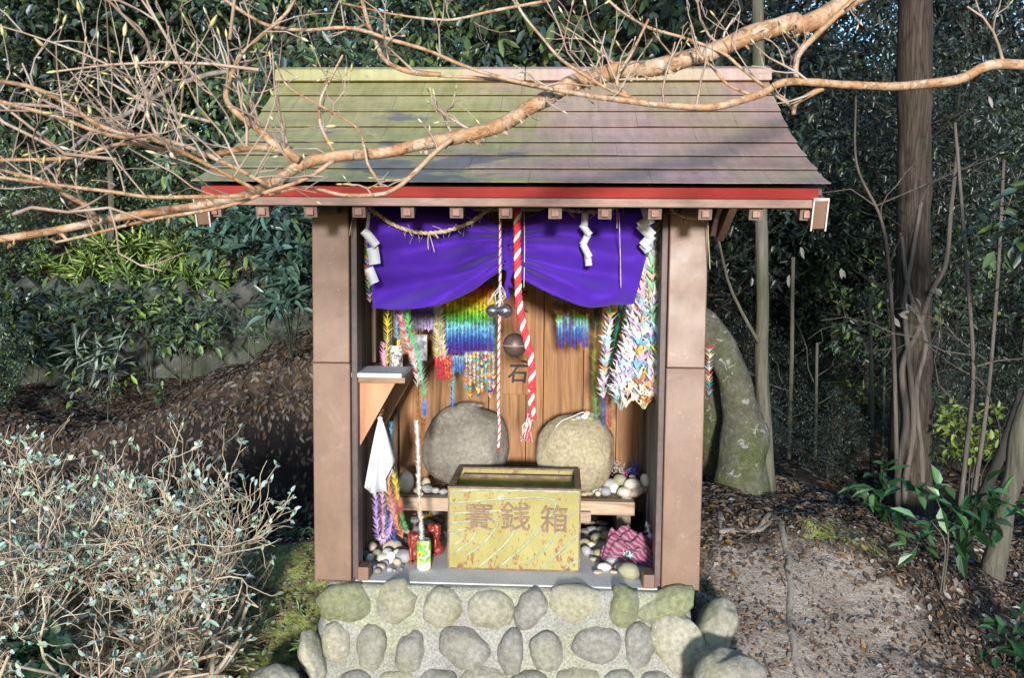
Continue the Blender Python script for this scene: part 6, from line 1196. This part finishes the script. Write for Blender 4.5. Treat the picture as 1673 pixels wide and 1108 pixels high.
# ------------------------------------------------------------------ roots, litter, nuts
def ground_tube(name, pts, w0, w1, label, mat='bark_root', cat='root', group=None, lift=-.25, Z=-.1):
    P_ = []
    for x, y in pts:
        p = atz(x, y, Z)
        for _ in range(4): p = atz(x, y, H(p[0], p[1]))
        P_.append(p)
    S = spline(P_, 8); S = np.array([[s_[0]+.012*fbm(s_[0], s_[1], 9, 2.), s_[1]+.012*fbm(s_[0], s_[1], 9, 5.), H(s_[0], s_[1])+(w0+w1)/2*lift] for s_ in S]); mb = MB(); mb.tube(S, np.linspace(w0, w1, len(S))*(1+.2*np.array([mnoise.noise(Vector(s_*12)) for s_ in S])), 8); tag(mb.build(name, mat, None, True, loc=S[0]), label, cat, group)
GRT = 'exposed tree roots on the path right of the shrine'
ground_tube('tree_root', [(1235, 872), (1262, 905), (1285, 950), (1300, 985), (1335, 1010), (1370, 1040), (1420, 1075), (1460, 1115)], .016, .013, 'long exposed root running down the middle of the path', group=GRT)
ground_tube('tree_root', [(1375, 1000), (1415, 1010), (1430, 1040), (1448, 1075), (1462, 1100)], .02, .013, 'pale stubby root right of the long path root', group=GRT)
ground_tube('tree_root', [(1170, 930), (1200, 918), (1235, 905), (1265, 915)], .018, .010, 'short root curving out from beside the right post', group=GRT)
ground_tube('tree_root', [(1510, 1040), (1535, 1070), (1560, 1100)], .016, .012, 'root crossing the litter at the lower right', group=GRT)
ground_tube('tree_root', [(1180, 870), (1172, 900), (1175, 935)], .013, .008, 'thin root dropping beside the foot of the right post', group=GRT)
ground_tube('tree_root', [(1290, 1050), (1330, 1035), (1380, 1030)], .010, .006, 'thin root crossing the pale path', group=GRT)
ground_tube('fallen_stick', [(370, 1098), (400, 1075), (440, 1050)], .006, .004, 'dark fallen stick on the moss left of the platform', 'bark_dark', 'stick', lift=1.)
ground_tube('fallen_stick', [(1250, 1000), (1300, 1030), (1330, 1060)], .004, .003, 'thin fallen stick on the pale path', 'bark_vine', 'stick', lift=1.)
def litter(name, label, N, xr, yr, dens, cols, L, W, var=.25, lift=.006):
    X_ = rng.uniform(*xr, N); Y_2 = rng.uniform(*yr, N); k_ = np.array([dens(x, y) for x, y in zip(X_, Y_2)]) > rng.random(N); X_, Y_2 = X_[k_], Y_2[k_]; N = len(X_); Z_ = np.array([H(x, y) for x, y in zip(X_, Y_2)])
    sx = np.array([(H(x+.03, y)-H(x-.03, y))/.06 for x, y in zip(X_, Y_2)]); sy = np.array([(H(x, y+.03)-H(x, y-.03))/.06 for x, y in zip(X_, Y_2)])
    nn = nrm(np.c_[-sx, -sy, np.ones(N)])+rng.normal(size=(N, 3))*.22; a = rng.random(N)*6.28; d = np.c_[np.cos(a), np.sin(a), sx*np.cos(a)+sy*np.sin(a)+.06*rng.normal(size=N)]
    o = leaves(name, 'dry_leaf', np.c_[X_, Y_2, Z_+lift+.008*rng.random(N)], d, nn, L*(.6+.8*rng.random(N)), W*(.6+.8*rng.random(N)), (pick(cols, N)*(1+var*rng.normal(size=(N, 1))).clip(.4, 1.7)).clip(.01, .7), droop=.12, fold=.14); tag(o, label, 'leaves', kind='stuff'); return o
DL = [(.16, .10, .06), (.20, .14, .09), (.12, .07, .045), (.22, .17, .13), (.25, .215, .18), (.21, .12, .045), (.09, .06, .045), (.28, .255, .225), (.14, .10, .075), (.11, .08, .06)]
def dr(x, y):
    if -.75 < x < .75 and y < 1.1: return 0
    m = masks(x, y); return (1-.93*m[0])*(1-.6*m[1])*(.35+.9*max(0, .5+fbm(x, y, 1.3, 3.)))
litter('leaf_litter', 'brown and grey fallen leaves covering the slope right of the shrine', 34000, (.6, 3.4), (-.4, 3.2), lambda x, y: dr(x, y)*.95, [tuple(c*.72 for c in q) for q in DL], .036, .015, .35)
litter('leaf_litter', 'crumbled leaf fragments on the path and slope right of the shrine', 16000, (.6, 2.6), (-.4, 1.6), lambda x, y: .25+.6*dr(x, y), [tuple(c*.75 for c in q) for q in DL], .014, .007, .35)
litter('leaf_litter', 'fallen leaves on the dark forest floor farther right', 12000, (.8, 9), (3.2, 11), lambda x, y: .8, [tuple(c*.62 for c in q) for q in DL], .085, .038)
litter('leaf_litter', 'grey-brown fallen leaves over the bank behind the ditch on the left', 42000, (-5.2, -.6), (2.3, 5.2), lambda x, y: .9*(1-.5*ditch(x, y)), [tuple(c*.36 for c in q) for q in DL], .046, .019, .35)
litter('leaf_litter', 'dark leaves at the bottom of the ditch', 5000, (-3.2, -.6), (.6, 3.0), lambda x, y: ditch(x, y), [(.03, .02, .014), (.05, .033, .022), (.02, .014, .01), (.07, .05, .036)], .06, .02)
litter('leaf_litter', 'scattered dead leaves and bits on the moss left of the platform', 5000, (-1.8, -.72), (-.5, 1.0), lambda x, y: (1-ditch(x, y))*.5, DL, .022, .009)
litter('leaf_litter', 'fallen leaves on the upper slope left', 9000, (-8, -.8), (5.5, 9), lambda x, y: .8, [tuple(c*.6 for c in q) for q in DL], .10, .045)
mb = MB(); v1, f1 = ICO[1]
for i in range(2600):
    x, y = rng.uniform(.7, 2.3), rng.uniform(-.4, 1.3)
    if fbm(x, y, 3., 6.)+.25*rng.normal() < .10: continue
    r__ = .0045+.003*rng.random(); c = np.array([(.10, .045, .02), (.16, .08, .035), (.06, .03, .018), (.25, .17, .10)][rng.integers(0, 4)]); mb.add(v1*[r__, r__, r__*.8]+np.array([x, y, H(x, y)+r__*.5]), f1, c)
tag(mb.build('nut_husks', 'dry_leaf', None, True), 'tiny brown nut husks strewn over the pale path', 'husks', kind='stuff')
# dry grass and fine roots hanging from the bank
mb = MB()
for i in range(90):
    x = rng.uniform(-1.9, -.75); y = 2.8+.22*rng.normal(); z = H(x, y+.12)-.02*rng.random(); p = np.array([x, y-.03, z]); d = np.array([.08*rng.normal(), -.05-.05*rng.random(), -.06-.10*rng.random()]); mb.tube([p, p+d*.5+[0, -.03, .02], p+d], .0016, 3, np.array((.085, .06, .04))*(1+.3*rng.normal()), cap=False)
tag(mb.build('dry_grass', 'dry_leaf', None), 'dry grass and rootlets hanging over the earth bank left of the shrine', 'grass', kind='stuff')

# things of one label told apart by their order from left to right in the photo
byl = {}
for o in bpy.data.objects:
    if o.parent is None and o.get('label'): byl.setdefault(o['label'], []).append(o)
for lb, os_ in byl.items():
    if 2 <= len(os_) <= 4 and len(lb.split()) <= 13:
        def sx(o):
            d = np.array(o.location)-CP; return (d@rt)/(d@fw)
        os_.sort(key=sx); wd = {2: ('the left one', 'the right one'), 3: ('leftmost of three', 'middle of three', 'rightmost of three'), 4: ('leftmost of four', 'second of four', 'third of four', 'rightmost of four')}[len(os_)]
        for o, w_ in zip(os_, wd): o['label'] = lb+', '+w_
